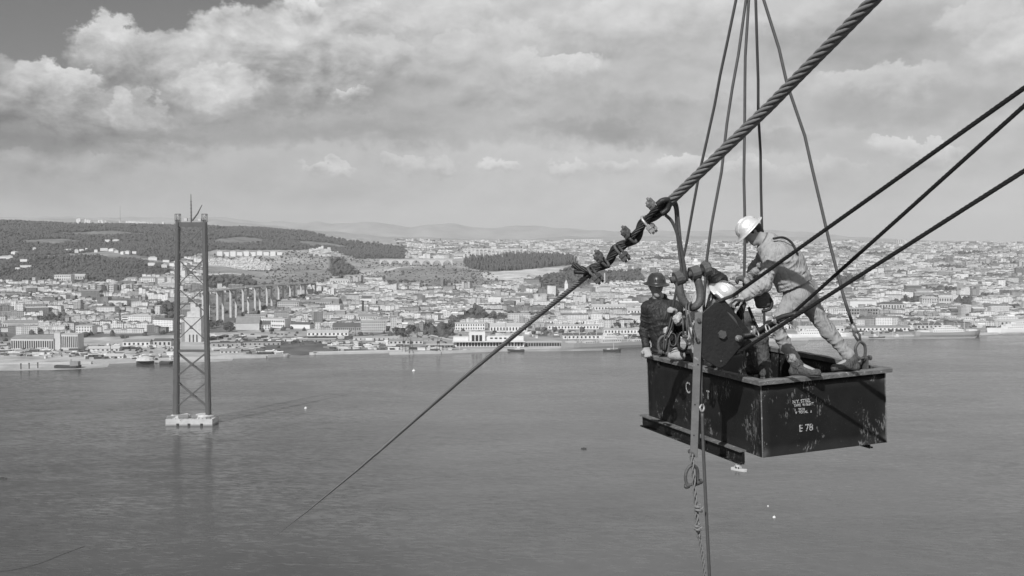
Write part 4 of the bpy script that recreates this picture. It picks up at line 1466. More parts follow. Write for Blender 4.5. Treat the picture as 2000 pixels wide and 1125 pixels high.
# ------------------------------------------------------------------ trees
def crown_mesh(rng, subdiv=2, jag=.34, squash=.8):
    bm = bmesh.new()
    bmesh.ops.create_icosphere(bm, subdivisions=subdiv, radius=1.0)
    ph = [rng.uniform(0, 6.28) for _ in range(6)]
    for v in bm.verts:
        p = v.co
        n = .5 * math.sin(p.x * 3.1 + ph[0]) * math.sin(p.y * 2.7 + ph[1]) + .5 * math.sin(p.z * 3.7 + ph[2] + p.x * 2) + rng.uniform(-1, 1) * .7
        v.co *= 1 + jag * n * .6
        v.co.z *= squash
    me = bpy.data.meshes.new('crown')
    bm.to_mesh(me)
    bm.free()
    return me


tr = random.Random(21)
CROWNS = []
for k in range(6):
    # a lumpy cluster of leaf clumps, uneven outline with gaps
    mb = MB()
    for q in range(34):
        d = Vector((tr.gauss(0, 1), tr.gauss(0, 1), tr.gauss(0, .8)))
        d = d.normalized() * tr.uniform(.35, 1.0)
        rad = tr.uniform(.20, .36)
        M3 = Euler((tr.uniform(0, 3), tr.uniform(0, 3), 0)).to_matrix()
        vs = [M3 @ Vector(p) * rad * tr.uniform(.75, 1.3) + d for p in ((1, 0, 0), (-1, 0, 0), (0, 1, 0), (0, -1, 0), (0, 0, 1), (0, 0, -1))]
        mb.add(vs, [(0, 2, 4), (2, 1, 4), (1, 3, 4), (3, 0, 4), (2, 0, 5), (1, 2, 5), (3, 1, 5), (0, 3, 5)])
    me = mb.mesh('crown')
    me.materials.append(M_LEAF)
    CROWNS.append(me)
TRUNK = MB().tube([(0, 0, -1), (.1, 0, 2.2), (0, 0, 4.6)], [.42, .32, .16], 6)
for a in range(3):
    TRUNK.tube([(0, 0, 2.6), (1.2 * math.cos(a * 2.1), 1.2 * math.sin(a * 2.1), 5.2)], [.2, .08], 5)
TRUNK = TRUNK.mesh('trunk')
TRUNK.materials.append(M_BARK)

TREES = []   # (px, py, crown radius m)
for (a, b, y0, y1, n, lab) in ((80, 140, 640, 650, 10, 'in the clump behind the riverside factory'), (245, 340, 600, 640, 22, 'on the dark bank left of the tower'),
                               (408, 470, 632, 650, 14, 'below the viaduct piers'), (470, 640, 606, 646, 16, 'among the halls right of the viaduct'),
                               (770, 880, 636, 660, 14, 'beside the tracks above the dock cranes'), (880, 1085, 618, 632, 20, 'in the avenue behind the harbour office'),
                               (1040, 1150, 548, 580, 18, 'on the wooded slope beside the church'), (1740, 1800, 584, 600, 10, 'left of the palace'), (1860, 1905, 584, 602, 9, 'right of the palace'),
                               (1590, 1720, 545, 570, 10, 'above the dockside building'), (1110, 1250, 638, 642, 12, 'between the dock warehouse rows'), (1640, 2000, 630, 640, 12, 'behind the moored ships at right')):
    pts = sorted((tr.uniform(a, b), tr.uniform(y0, y1)) for _ in range(n))
    for k, (px, py) in enumerate(pts):
        g = ground(px, py)
        if any(abs(g.x - fx) < fa + 1 and abs(g.y - fy) < fb + 1 for fx, fy, fa, fb, _ in FOOT):
            continue
        r = tr.uniform(3.6, 6.6)
        t = thing('tree', 'dark leafy tree %s, %s from the left' % (lab, ORD[k]), 'tree', g, tr.uniform(0, 6), 'single trees of the town')
        link('trunk', TRUNK, t)
        c = link('crown', tr.choice(CROWNS), t)
        c.location = (0, 0, 3.4 + r * .7)
        c.scale = (r, r, r * tr.uniform(.8, 1.1))


def woods(name, label, polys, spacing, size, seed, tall=1.0, jitter=1.0, dens=1.0, cat='wood'):
    """a far wood that reads as one mass: many small lumpy crowns in one object"""
    rng = np.random.default_rng(seed)
    D = 1640.0
    out = []
    while D < 7200:
        st = spacing * (1 + (D - 1640) / 5200)
        x0, x1 = (-220 - CX) / FPX * D, (2220 - CX) / FPX * D
        n = int((x1 - x0) / st)
        out.append(np.stack([x0 + (np.arange(n) + rng.uniform(-.5, .5, n)) * st, D + rng.uniform(-.5, .5, n) * st * 1.6], 1))
        D += st * 1.6
    P = np.concatenate(out)
    Z = heights(P[:, 0], P[:, 1])
    PX, PY = pixs(P[:, 0], P[:, 1], Z)
    glade = np.sin(P[:, 0] * .011 + 2 * np.sin(P[:, 1] * .006)) * np.sin(P[:, 1] * .009 + 1.5 * np.sin(P[:, 0] * .007))
    k = in_any(polys, PX, PY) & (rng.uniform(0, 1, len(P)) < dens * np.where(glade > .55, .35, 1.0)) & (Z > 2.4) & ~in_any(CLEARINGS, PX, PY)
    for (fx, fy, a, b, rz) in FOOT:
        k &= ~((np.abs(P[:, 0] - fx) < a + 2) & (P[:, 1] - fy < b + 4) & (P[:, 1] - fy > -b - (70 if fy > 2900 else 6)))
    P, Z = P[k], Z[k]
    bm = bmesh.new()
    bmesh.ops.create_icosphere(bm, subdivisions=1, radius=1.0)
    bv = np.array([v.co[:] for v in bm.verts])
    bf = np.array([[v.index for v in f.verts] for f in bm.faces])
    bm.free()
    n = len(P)
    s = size * (1 + (P[:, 1] - 1640) / 6000) * rng.uniform(.6, 1.35, n)
    V = bv[None] * (1 + rng.uniform(-.35, .35, (n, len(bv), 1)) * jitter) * s[:, None, None]
    V[:, :, 2] *= tall
    V[:, :, 0] += P[:, 0, None]
    V[:, :, 1] += P[:, 1, None]
    V[:, :, 2] += (Z + s * tall * .55)[:, None]
    F = bf[None] + (np.arange(n) * len(bv))[:, None, None]
    me = bpy.data.meshes.new(name)
    me.from_pydata(V.reshape(-1, 3).tolist(), [], F.reshape(-1, 3).tolist())
    me.materials.append(M_LEAF)
    tag(link(name, me), label, cat, kind='stuff')
    print(name, n)


woods('hillside_wood', 'dark dense wood covering the hills at left', [WOODS[0], WOODS[1]], 6.6, 3.7, 1)
woods('cypress_wood', 'dark grove of pointed cypresses on the hill above the pale wall', [WOODS[3]], 8.0, 3.6, 2, 2.6)
woods('town_woods', 'dark patches of trees on the slopes of the town', [WOODS[2]] + WOODS[4:], 9.0, 5.0, 3, 1.0, 1.0, .58)
BAND = [[(0, 545), (400, 560), (700, 540), (1000, 560), (1300, 540), (2000, 500), (2000, 640), (1250, 650), (900, 660), (400, 650), (0, 680)],
        [(560, 470), (900, 478), (1200, 485), (2000, 485), (2000, 500), (1300, 510), (900, 500), (700, 500)]]
woods('garden_trees', 'scattered small garden trees between the town houses', BAND, 14.0, 4.0, 4, 1.0, 1.0, .26, 'trees')
SLOPES = [[(395, 500), (600, 488), (760, 505), (760, 548), (640, 600), (520, 590), (400, 575)], [(740, 510), (905, 515), (1000, 548), (930, 566), (760, 575)]]
woods('hillside_scrub', 'thin low scrub and broken ground on the cut slopes right of the tower', SLOPES, 8.5, 1.7, 16, .7, 1.6, .42, 'scrub')
woods('slope_trees', 'sparse small trees on the cut slopes right of the tower', SLOPES, 15.0, 3.0, 17, .9, 1.2, .16, 'trees')
# scrub and rough ground beside the water
woods('shore_scrub', 'low dark scrub and rubble along the rail yard and quays', [[(-100, 684), (340, 668), (340, 690), (-100, 706)], [(400, 655), (880, 640), (880, 672), (560, 680), (400, 690)],
      [(1250, 640), (2000, 625), (2000, 645), (1250, 668)]], 9.0, 2.0, 6, .7, 1.4, .35, 'scrub')


# goods, wagons and stacked timber lying about the quays and the rail yard, too small to count from here
cl = Houses()
cr = random.Random(77)
for (x0, y0, x1, y1, n) in ((0, 690, 335, 700, 150), (0, 684, 340, 676, 90), (410, 660, 760, 672, 170), (420, 684, 550, 690, 50), (640, 678, 880, 684, 90), (1040, 652, 1250, 660, 120), (1250, 652, 1560, 668, 80),
                            (1560, 642, 2000, 634, 200), (1660, 648, 1790, 644, 60), (880, 650, 1040, 656, 60)):
    for k in range(n):
        u = cr.random()
        g = ground(x0 + (x1 - x0) * u, y0 + (y1 - y0) * u + cr.gauss(0, 3))
        if g.z < 1.5 or any(abs(g.x - fx) < fa and abs(g.y - fy) < fb for fx, fy, fa, fb, _ in FOOT):
            continue
        w, d, h = cr.choice((3, 5, 8, 12, 18)) * cr.uniform(.7, 1.3), cr.uniform(2, 6), cr.uniform(1, 3.4)
        a = cr.gauss(.05, .25)
        tn = cr.choice((.06, .1, .16, .25, .35, .5, .6, .6))
        cl.walls(g.x, g.y, g.z, w, d, h, a, tn, 1.0)
        cl.roof(g.x, g.y, g.z + h, w, d, cr.choice(('flat', 'gable')), .8, a, tn * cr.uniform(.7, 1.3))
tag(link('dock_goods', cl.mesh('dock_goods', [M_HROOF, M_HROOF])), 'heaps of goods, wagons and timber strewn over the quays and rail yard', 'goods', kind='stuff')


# ------------------------------------------------------------------ roads and rails
def road(name, pts, width, m, lift=.5):
    t_pts = [ground(*p) for p in pts]
    P = spline(t_pts, 10)
    vs, fs = [], []
    for i, p in enumerate(P):
        d = (P[min(i + 1, len(P) - 1)] - P[max(i - 1, 0)])
        n = Vector((-d.y, d.x, 0)).normalized() * width / 2
        for q in (-1, 1):
            v = p + n * q
            vs.append((v.x, v.y, height(v.x, v.y) + lift))
        if i:
            fs.append((2 * i - 2, 2 * i - 1, 2 * i + 1, 2 * i))
    me = bpy.data.meshes.new(name)
    me.from_pydata(vs, [], fs)
    tag(link(name, me, None, m), kind='structure')


M_ROADP = mat('pale_road', .42, .95, .2, .05)
M_ROADD = mat('dark_road', .10, .95, .2, .05)
road('road', [(-60, 640), (60, 634), (130, 622), (200, 618), (260, 612)], 14, M_ROADP, .6)
road('road', [(-60, 692), (120, 690), (240, 678), (340, 672)], 12, M_ROADD, .4)
road('road', [(400, 672), (560, 660), (700, 656), (880, 636), (1060, 622)], 14, M_ROADD, .6)
road('road', [(640, 552), (700, 540), (760, 528), (860, 516)], 20, M_ROADP, .8)
road('road', [(930, 552), (985, 556), (1020, 560)], 18, M_ROADP, .8)
road('road', [(820, 650), (870, 662), (900, 668)], 9, M_ROADP, .5)
road('road', [(1180, 628), (1240, 640), (1300, 646)], 14, M_ROADP, .5)
road('road', [(400, 538), (440, 535), (480, 538)], 20, M_ROADP, .8)
# ------------------------------------------------------------------ foreground: the hanging skip
SK_N = Vector((2.6123, 11.4625, CAM_H - 1.5092))
SK_R = Matrix.Rotation(0.33056, 3, 'Z') @ Matrix.Rotation(0.00752, 3, 'X') @ Matrix.Rotation(-0.0454, 3, 'Y')
SK_L, SK_W, SK_H = 2.708, 1.558, 0.78
SK_M = Matrix.Translation(SK_N) @ SK_R.to_4x4()


def SK(x, y, z):
    return SK_M @ Vector((x, y, z))


def skip_material():
    m = bpy.data.materials.new('scratched_black_paint')
    m.use_nodes = True
    N = NT(m.node_tree)
    bs = N.n['Principled BSDF']
    tc = N.node('ShaderNodeTexCoord')
    co = tc.outputs['Object']
    sp = N.node('ShaderNodeSeparateXYZ')
    N.l.new(co, sp.inputs[0])
    xy = N.math('ADD', sp.outputs[0], sp.outputs[1])
    basev = N.math('MULTIPLY_ADD', N.noise(co, 4.0, 8, .65), .017, .003)
    # where the paint is knocked off: streaky scratches gathered in patches
    st = N.noise(N.xyz(N.math('MULTIPLY', xy, 34.0), N.math('MULTIPLY', sp.outputs[2], 9.0), 1.0), 1.0, 6, .72, 1.4)
    patch = N.noise(co, 2.6, 5, .6)
    lo = N.ss(patch, .42, .60, .78, .53)
    scr = N.ss(N.math('SUBTRACT', st, lo), 0.0, .05)
    st2 = N.noise(N.xyz(N.math('MULTIPLY_ADD', sp.outputs[2], 22.0, N.math('MULTIPLY', xy, 20.0)), N.math('MULTIPLY', sp.outputs[2], 40.0), 5.0), 1.0, 4, .7, 2.0)
    scr2 = N.ss(st2, .68, .74)
    spk = N.ss(N.noise(co, 90.0, 3, .6), .66, .72)
    k = N.math('MAXIMUM', N.math('MAXIMUM', N.math('MULTIPLY', scr, .34), N.math('MULTIPLY', scr2, .15)), N.math('MULTIPLY', spk, .16))
    N.l.new(N.mix(k, basev, .42), bs.inputs['Base Color'])
    bs.inputs['Roughness'].default_value = .55
    bs.inputs['Specular IOR Level'].default_value = .22
    b = N.node('ShaderNodeBump')
    b.inputs['Strength'].default_value = .35
    b.inputs['Distance'].default_value = .02
    N.l.new(N.math('ADD', N.noise(co, 3.0, 4, .5), N.math('MULTIPLY', k, .15)), b.inputs['Height'])
    N.l.new(b.outputs[0], bs.inputs['Normal'])
    return m


M_SKIP = skip_material()
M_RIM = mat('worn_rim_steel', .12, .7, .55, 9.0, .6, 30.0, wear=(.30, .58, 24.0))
M_IRON = mat('forged_iron', .075, .55, .45, 14.0, .4, 40.0, wear=(.22, .62, 30.0))
M_BAR = mat('flat_bar_steel', .13, .55, .35, 8.0, .2, 30.0, wear=(.26, .62, 18.0))
M_PLATE = mat('greasy_plate', .018, .5, .5, 7.0, .4, 24.0, wear=(.10, .66, 40.0))
M_BRIGHT = mat('galvanised_clip', .36, .50, .35, 20.0, .3, 40.0, metal=.5)
M_ROPE = mat('wire_rope', .17, .5, .35, 30.0, .3, 60.0)
M_ROPED = mat('greased_rope', .022, .5, .4, 20.0, .3, 60.0)
M_SLING = mat('sling_wire', .07, .5, .35, 20.0)
M_HEMP = mat('hemp_rope', .17, .95, .3, 30.0, .4, 60.0)
M_PAINT = mat('stencil_paint', .36, .7, .5, 26.0, wear=(.03, .505, 34.0))


def skip():
    t = thing('steel_skip', 'scratched black open steel skip with thick worn rim carrying the men, hanging from slings', 'skip')
    t.matrix_world = SK_M
    L, Wd, H = SK_L, SK_W, SK_H
    th = .012
    # walls: each a plate of its own, gently dented
    def wall(p0, p1, inset):
        p0, p1 = Vector(p0), Vector(p1)
        n = 14
        d = (p1 - p0)
        out = Vector((d.y, -d.x, 0)).normalized()
        rr = random.Random(int(p0.x * 10 + p1.y * 7))
        ph = rr.uniform(0, 6)
        vs, fs = [], []
        for i in range(n + 1):
            for j in range(7):
                u, v = i / n, j / 6
                dent = .010 * math.sin(u * 7 + ph) * math.sin(v * 5 + ph) * math.sin(u * math.pi) * math.sin(v * math.pi)
                p = p0 + d * u + Vector((0, 0, -H * v)) + out * dent
                vs += [p, p - out * th]
        def ix(i, j, k):
            return (i * 7 + j) * 2 + k
        for i in range(n):
            for j in range(6):
                fs.append((ix(i, j, 0), ix(i, j + 1, 0), ix(i + 1, j + 1, 0), ix(i + 1, j, 0)))
                fs.append((ix(i, j, 1), ix(i + 1, j, 1), ix(i + 1, j + 1, 1), ix(i, j + 1, 1)))
        for j in range(6):
            for i in (0, n):
                fs.append((ix(i, j, 0), ix(i, j, 1), ix(i, j + 1, 1), ix(i, j + 1, 0)))
        for i in range(n):
            for j in (0, 6):
                fs.append((ix(i, j, 0), ix(i + 1, j, 0), ix(i + 1, j, 1), ix(i, j, 1)))
        return MB().add(vs, fs).build('wall', M_SKIP, t, True)

    wall((0, 0, 0), (Wd, 0, 0), 0)
    wall((Wd, .003, 0), (Wd, L - .003, 0), 0)
    wall((Wd, L, 0), (0, L, 0), 0)
    wall((0, L - .003, 0), (0, .003, 0), 0)
    MB().box((Wd / 2, L / 2, -H + .015), (Wd - .03, L - .03, .02)).build('floor', M_SKIP, t)
    # pale corner weld strips: worn edge line with its highlight put into the colour
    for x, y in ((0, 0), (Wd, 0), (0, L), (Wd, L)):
        MB().tube([(x, y, -H), (x + .001, y, -H * .5), (x, y, -.002)], .0075, 6).build('worn_highlight_seam', M_RIM, t)
    # rim: four thick flanges with uneven edge
    o, i_, h = .056, .030, .052
    rr = random.Random(4)
    def rim(a, b, n=26):
        a, b = Vector(a), Vector(b)
        d = (b - a).normalized()
        out = Vector((d.y, -d.x, 0))
        vs, fs = [], []
        for k in range(n + 1):
            p = a + (b - a) * k / n
            e = rr.uniform(-.004, .004)
            f = rr.uniform(-.004, .004)
            w0, w1 = -i_, o + e
            vs += [p + out * w1 + Vector((0, 0, 0)), p + out * (w1 + .002) + Vector((0, 0, h * .8 + f)), p + out * (w1 - .010) + Vector((0, 0, h + f)),
                   p + out * w0 + Vector((0, 0, h + f)), p + out * w0]
        for k in range(n):
            for q in range(5):
                fs.append((k * 5 + q, (k + 1) * 5 + q, (k + 1) * 5 + (q + 1) % 5, k * 5 + (q + 1) % 5))
        fs += [tuple(range(4, -1, -1)), tuple(n * 5 + q for q in range(5))]
        MB().add(vs, fs).build('rim', M_RIM, t)
    rim((-o, 0, 0), (Wd + o, 0, 0))
    rim((Wd, i_ + .002, 0), (Wd, L - i_ - .002, 0))
    rim((Wd + o, L, 0), (-o, L, 0))
    rim((0, L - i_ - .002, 0), (0, i_ + .002, 0))
    # skids under the long sides
    for sx, x in ((-1, 0.0), (1, Wd)):
        y0, y1 = .33, L + .12
        for a, b in ((y0, 1.12), (1.15, y1)):
            sk = MB().box((x + sx * .034, (a + b) / 2, -H + .012), (.092, b - a, .016)).build('skid', M_RIM, t)
            MB().box((x + sx * .03, (a + b) / 2, -H - .058), (.02, b - a - .004, .12)).build('web', M_SKIP, sk)
            MB().box((x + sx * .05, (a + b) / 2, -H - .126), (.05, b - a - .004, .016)).build('flange', M_SKIP, sk)
    # lifting lugs
    for x, y in LUGS:
        MB().box((x, y, .07), (.022, .11, .20)).build('lug', M_IRON, t)
    # lettering on the two faces we see
    def words(txt, u, v, size, face, parent=t, sx=1.0):
        c = bpy.data.curves.new('lettering', 'FONT')
        c.body = txt
        c.size = size
        c.align_x = 'LEFT'
        c.extrude = .0012
        c.offset = .0015
        tmp = bpy.data.objects.new('lettering_outline', c)
        COL.objects.link(tmp)
        bpy.context.view_layer.update()
        me = bpy.data.meshes.new_from_object(tmp.evaluated_get(bpy.context.evaluated_depsgraph_get()))
        bpy.data.objects.remove(tmp)
        me.materials.clear()
        o_ = link('lettering', me, t, M_PAINT)
        if face == 'right':
            o_.location = (u, -.014, v)
            o_.rotation_euler = (math.pi / 2, 0, 0)
        else:
            o_.location = (-.014, u, v)
            o_.rotation_euler = (math.pi / 2, 0, -math.pi / 2)
        o_.scale = (sx, 1, 1)
    words('N.Y. STEEL', .37, -.235, .050, 'right', sx=.95)
    words('TARE  WEIGHT', .385, -.272, .040, 'right', sx=.9)
    words('1   TON', .39, -.318, .036, 'right')
    words('V  TOTAL   2', .40, -.350, .036, 'right')
    words('E 78', .44, -.545, .105, 'right', sx=.95)
    words('C', 1.66, -.31, .19, 'left', sx=.9)
    words('R', 1.29, -.29, .15, 'left', sx=.7)
    words('T', 1.15, -.32, .15, 'left', sx=.8)
    return t


LUGS = [(SK_W - .22, .055), (.055, SK_L - .55), (.05, .95), (SK_W - .05, SK_L - .35)]
skip()


# ------------------------------------------------------------------ ropes
def strands(parent, pts, dia, n=6, lay=6.5, m=None, sides=6, taper=None):
    """a laid wire rope: n strands wound round the path, each its own part"""
    P = [Vector(p) for p in pts]
    # resample evenly in turns
    frames = []
    ref = None
    s = 0.0
    for i, p in enumerate(P):
        t = (P[min(i + 1, len(P) - 1)] - P[max(i - 1, 0)]).normalized()
        if ref is None:
            ref = t.orthogonal().normalized()
        ref = (ref - t * ref.dot(t)).normalized()
        if i:
            s += (p - P[i - 1]).length
        frames.append((p, ref.copy(), t.cross(ref), s))
    rs = dia * .335
    rr = dia * .185
    for k in range(n):
        q = []
        for p, a, b, s_ in frames:
            th = 2 * math.pi * (k / n + s_ / (lay * dia))
            q.append(p + (a * math.cos(th) + b * math.sin(th)) * rs)
        MB().tube(q, rr, sides).build('strand', m or M_ROPE, parent, True)


def even(pts, step):
    P = [Vector(p) for p in pts]
    out = [P[0]]
    for a, b in zip(P[:-1], P[1:]):
        L = (b - a).length
        n = max(1, int(round(L / step)))
        out += [a + (b - a) * k / n for k in range(1, n + 1)]
    return out


def wiggle(pts, amp, seed):
    r = random.Random(seed)
    out = []
    for i, p in enumerate(pts):
        k = 0 if i in (0, len(pts) - 1) else 1
        out.append(Vector(p) + Vector((r.gauss(0, amp), r.gauss(0, amp), r.gauss(0, amp * .3))) * k)
    return out


def clip(parent, c, axis, side, size=.085, m=None):
    """a wire rope clip: U-bolt round the rope, saddle and two nuts on the given side"""
    axis = Vector(axis).normalized()
    side = (Vector(side) - axis * Vector(side).dot(axis)).normalized()
    w = axis.cross(side)
    c = Vector(c)
    m = m or M_BRIGHT
    r = size * .62
    arc = [c - w * r + side * size * 1.75, c - w * r + side * size * .2]
    for k in range(1, 8):
        a = math.pi * k / 8
        arc.append(c - w * r * math.cos(a) - side * r * (math.sin(a) * 1.0 - .0))
    arc += [c + w * r + side * size * .2, c + w * r + side * size * 1.75]
    u = MB().tube(arc, size * .17, 8).build('u_bolt', m, parent, True)
    M3 = Matrix((w, axis, side)).transposed()
    MB().box(c + side * size * .86, (size * 1.75, size * .62, size * .5), M=M3).build('saddle', m, u, bevel=size * .08)
    for q in (-1, 1):
        MB().tube([c + w * r * q + side * size * 1.12, c + w * r * q + side * size * 1.50], size * .36, 6).build('nut', m, u)


# main cable running down from the upper right to the clip joint
Jt = [at(1900, -200, 7.35), at(1712, -6, 8.55), at(1500, 210, 9.9), at(1300, 402, 11.25), at(1268, 428, 11.38), at(1246, 455, 11.45), at(1222, 470, 11.5), at(1196, 498, 11.55), at(1168, 522, 11.6),
      at(1146, 540, 11.65)]
t = thing('main_cable', 'thick laid wire cable slanting down from the upper right edge to the row of clips', 'cable', Jt[1])
O = Vector(Jt[1])
up = even([p - O for p in Jt[:4]], .012)
strands(t, up, .099, 6, 6.4, M_ROPE, 6)
joint = thing('cable_joint', 'twisted dark cable splice held by a row of bolted wire rope clips', 'cable joint', Jt[6])
O2 = Vector(Jt[6])
zig = spline([at(1318, 384, 11.2), at(1300, 402, 11.25), at(1292, 412, 11.27), at(1276, 424, 11.35), at(1258, 432, 11.4), at(1250, 446, 11.42), at(1243, 466, 11.45), at(1228, 473, 11.5),
              at(1207, 482, 11.52), at(1198, 492, 11.55), at(1191, 508, 11.57), at(1176, 519, 11.6), at(1156, 525, 11.62), at(1146, 540, 11.65)], 8)
strands(joint, even([p - O2 for p in zig], .01), .092, 6, 6.5, M_ROPED, 6)
zig2 = spline([at(1306, 392, 11.17), at(1290, 402, 11.2), at(1270, 420, 11.28), at(1256, 440, 11.34), at(1238, 458, 11.36), at(1222, 478, 11.42), at(1203, 494, 11.45), at(1184, 512, 11.5), at(1160, 528, 11.55),
               at(1140, 526, 11.6), at(1118, 517, 11.65)], 8)
strands(joint, even([p - O2 for p in zig2], .01), .062, 6, 6.5, M_ROPED, 5)
MB().tube([p - O2 for p in spline([at(1156, 530, 11.6), at(1140, 532, 11.6), at(1122, 531, 11.65)], 5)], .022, 8).build('rope_tail', M_ROPED, joint, True)
MB().tube([p - O2 for p in spline([at(1284, 400, 11.12), at(1294, 392, 11.1), at(1306, 392, 11.12), at(1304, 408, 11.14), at(1292, 418, 11.15)], 6)], .03, 8).build('thimble', M_ROPED, joint, True)
tv = at(1240, 460, 11.4) - at(1270, 432, 11.4)
nrm = Vector((-.55, 0, .83))
for (px, py, sgn, mm) in ((1284, 411, 1, M_BAR), (1261, 432, -1, M_BRIGHT), (1235, 466, 1, M_IRON), (1208, 487, -1, M_IRON), (1182, 513, 1, M_IRON), (1156, 530, -1, M_IRON)):
    sd = nrm * sgn + Vector((.1, -.30, 0))
    clip(joint, at(px, py, 11.34) - O2, tv.normalized() + Vector((0, .45, 0)), sd if sgn > 0 else sd + Vector((.5, 0, 0)), .090, mm)

# lower rope running off to the river
Lp = [at(1150, 536, 11.62), at(1060, 608, 13.0), at(900, 741, 16.5), at(700, 917, 29), at(600, 998, 55), at(545, 1039, 130), on(508, 1064, 0.2)]
t = thing('lower_cable', 'thinner laid wire rope slanting down to the left until it dips into the river', 'cable', Lp[0])
O = Vector(Lp[0])
path = []
# interpolate in image space with reciprocal depth, the rope is nearly straight
ip = [(1150, 536, 1 / 11.62), (1060, 609, 1 / 12.9), (900, 742, 1 / 16.5), (700, 917, 1 / 29), (600, 999, 1 / 55), (545, 1041, 1 / 130), (508, 1067, 1 / Lp[-1].y)]
for a, b in zip(ip[:-1], ip[1:]):
    n = {0: 110, 1: 200, 2: 300, 3: 60, 4: 40, 5: 40}[ip.index(a)]
    for k in range(n):
        f = k / n
        path.append(at(a[0] + (b[0] - a[0]) * f, a[1] + (b[1] - a[1]) * f, 1 / (a[2] + (b[2] - a[2]) * f)) - O)
path.append(Lp[-1] - O)
cut = 560
strands(t, even(path[:cut], .02), .060, 6, 7.0, M_ROPE, 5)
MB().tube(path[cut - 2:], .026, 8).build('far_length', M_ROPE, t, True)

# hauling rope over the block: upper run, wrap and lower run are one rope; the middle one is anchored with clips
t = thing('hauling_rope', 'dark greased rope coming from the right edge, round the block and back below', 'rope', at(1400, 650, 11.45))
O = at(1400, 650, 11.45)
def rope_line(x0, y0, D0, x1, y1, D1, ts):
    """points on a straight rope between two sighted points (reciprocal depth is linear along the sight line)"""
    return [at(x0 + (x1 - x0) * q, y0 + (y1 - y0) * q, 1 / ((1 - q) / D0 + q / D1)) for q in ts]


run = rope_line(1432, 577, 11.48, 2000, 172, 8.1, (1.5, 1.0, .5, .22, 0.0))
run += [at(1400, 592, 11.5), at(1378, 625, 11.5), at(1378, 665, 11.5), at(1400, 694, 11.5)]
run += rope_line(1440, 690, 11.44, 2000, 334, 8.45, (0.0, .14, .46, 1.0, 1.5))
sp_ = [p - O for p in run[:4]] + [p - O for p in spline(run[4:10], 6)] + [p - O for p in run[10:]]
strands(t, even(sp_, .022), .038, 6, 8.0, M_ROPED, 5)
t = thing('becket_rope', 'middle dark rope from the right edge, ending in a clipped eye on the block', 'rope', at(1456, 658, 11.4))
O = at(1456, 658, 11.4)
strands(t, even([p - O for p in rope_line(1548, 612, 11.25, 2000, 207, 8.45, (1.5, 1.0, .5, 0.0)) + [at(1470, 658, 11.36), at(1452, 660, 11.4)]], .022), .036, 6, 8.0, M_ROPED, 5)
MB().tube([p - O for p in spline([at(1452, 656, 11.36), at(1475, 650, 11.33), at(1520, 622, 11.2), at(1557, 612, 11.1)], 5)], .026, 8).build('dead_end', M_ROPED, t, True)
ax = (at(1470, 655, 11.3) - at(1540, 616, 11.2)).normalized() + Vector((0, .6, 0))
for (px, py, k) in ((1478, 652, 1), (1499, 640, -1), (1519, 630, 1), (1538, 618, -1)):
    clip(t, at(px, py, 11.22) - O, ax, Vector((-.45 * k, -.5, .7 * k)), .052, M_BRIGHT)

# sling ropes
ring = at(1466, -300, 12.4)
SL = [('leftmost thin sling wire running down to the far end of the skip', [(1437, 0, 12.45), (1420, 85, 12.6), (1396, 205, 12.85), (1366, 340, 13.1), (1341, 470, 13.35), (1322, 560, 13.5), (1303, 655, 13.6)]),
      ('second thin sling wire from the left, gripped by a raised glove', [(1457, 0, 12.4), (1441, 105, 12.4), (1419, 240, 12.4), (1409, 335, 12.4), (1390, 440, 12.4), (1380, 512, 12.4), (1375, 600, 12.5), (1380, 680, 12.55)]),
      ('vertical thin sling wire passing the silver helmet', [(1463, 0, 12.4), (1456, 110, 12.4), (1455, 230, 12.4), (1453, 350, 12.4), (1453, 470, 12.4), (1453, 560, 12.4), (1450, 680, 12.5)]),
      ('fourth thin sling wire vanishing behind the bending man', [(1476, 0, 12.45), (1479, 90, 12.6), (1482, 220, 12.9), (1487, 370, 13.3), (1489, 470, 13.5), (1492, 560, 13.7), (1495, 672, 13.9)]),
      ('rightmost thin sling wire running down to the shackle on the near rim', [(1493, 0, 12.35), (1521, 95, 12.3), (1538, 165, 12.25), (1572, 265, 12.2), (1600, 392, 12.1), (1622, 480, 12.05), (1648, 580, 11.97), (1670, 648, 11.9)])]
for i, (lab, pp) in enumerate(SL):
    P = [ring] + [at(*q) for q in pp]
    t = thing('sling_wire', lab, 'sling', P[-1], 0, 'sling wires')
    P = wiggle(even(P, .45), .004, i + 3)
    MB().tube([p - Vector(P[-1]) for p in P], .0165 if i < 4 else .018, 8).build('wire', M_SLING, t, True)
    if i == 4:
        a, b = at(1668, 640, 11.9), at(1679, 668, 11.88)
        MB().tube([a - Vector(P[-1]), (a + b) / 2 + Vector((-.03, 0, 0)) - Vector(P[-1]), b + Vector((-.008, 0, 0)) - Vector(P[-1])], .014, 8).build('eye', M_SLING, t, True)
        MB().tube([a - Vector(P[-1]), (a + b) / 2 + Vector((.03, 0, 0)) - Vector(P[-1]), b + Vector((.008, 0, 0)) - Vector(P[-1])], .014, 8).build('eye', M_SLING, t, True)
        MB().tube([at(1664, 632, 11.9) - Vector(P[-1]), at(1672, 650, 11.9) - Vector(P[-1])], .03, 10).build('ferrule', M_BRIGHT, t, True)


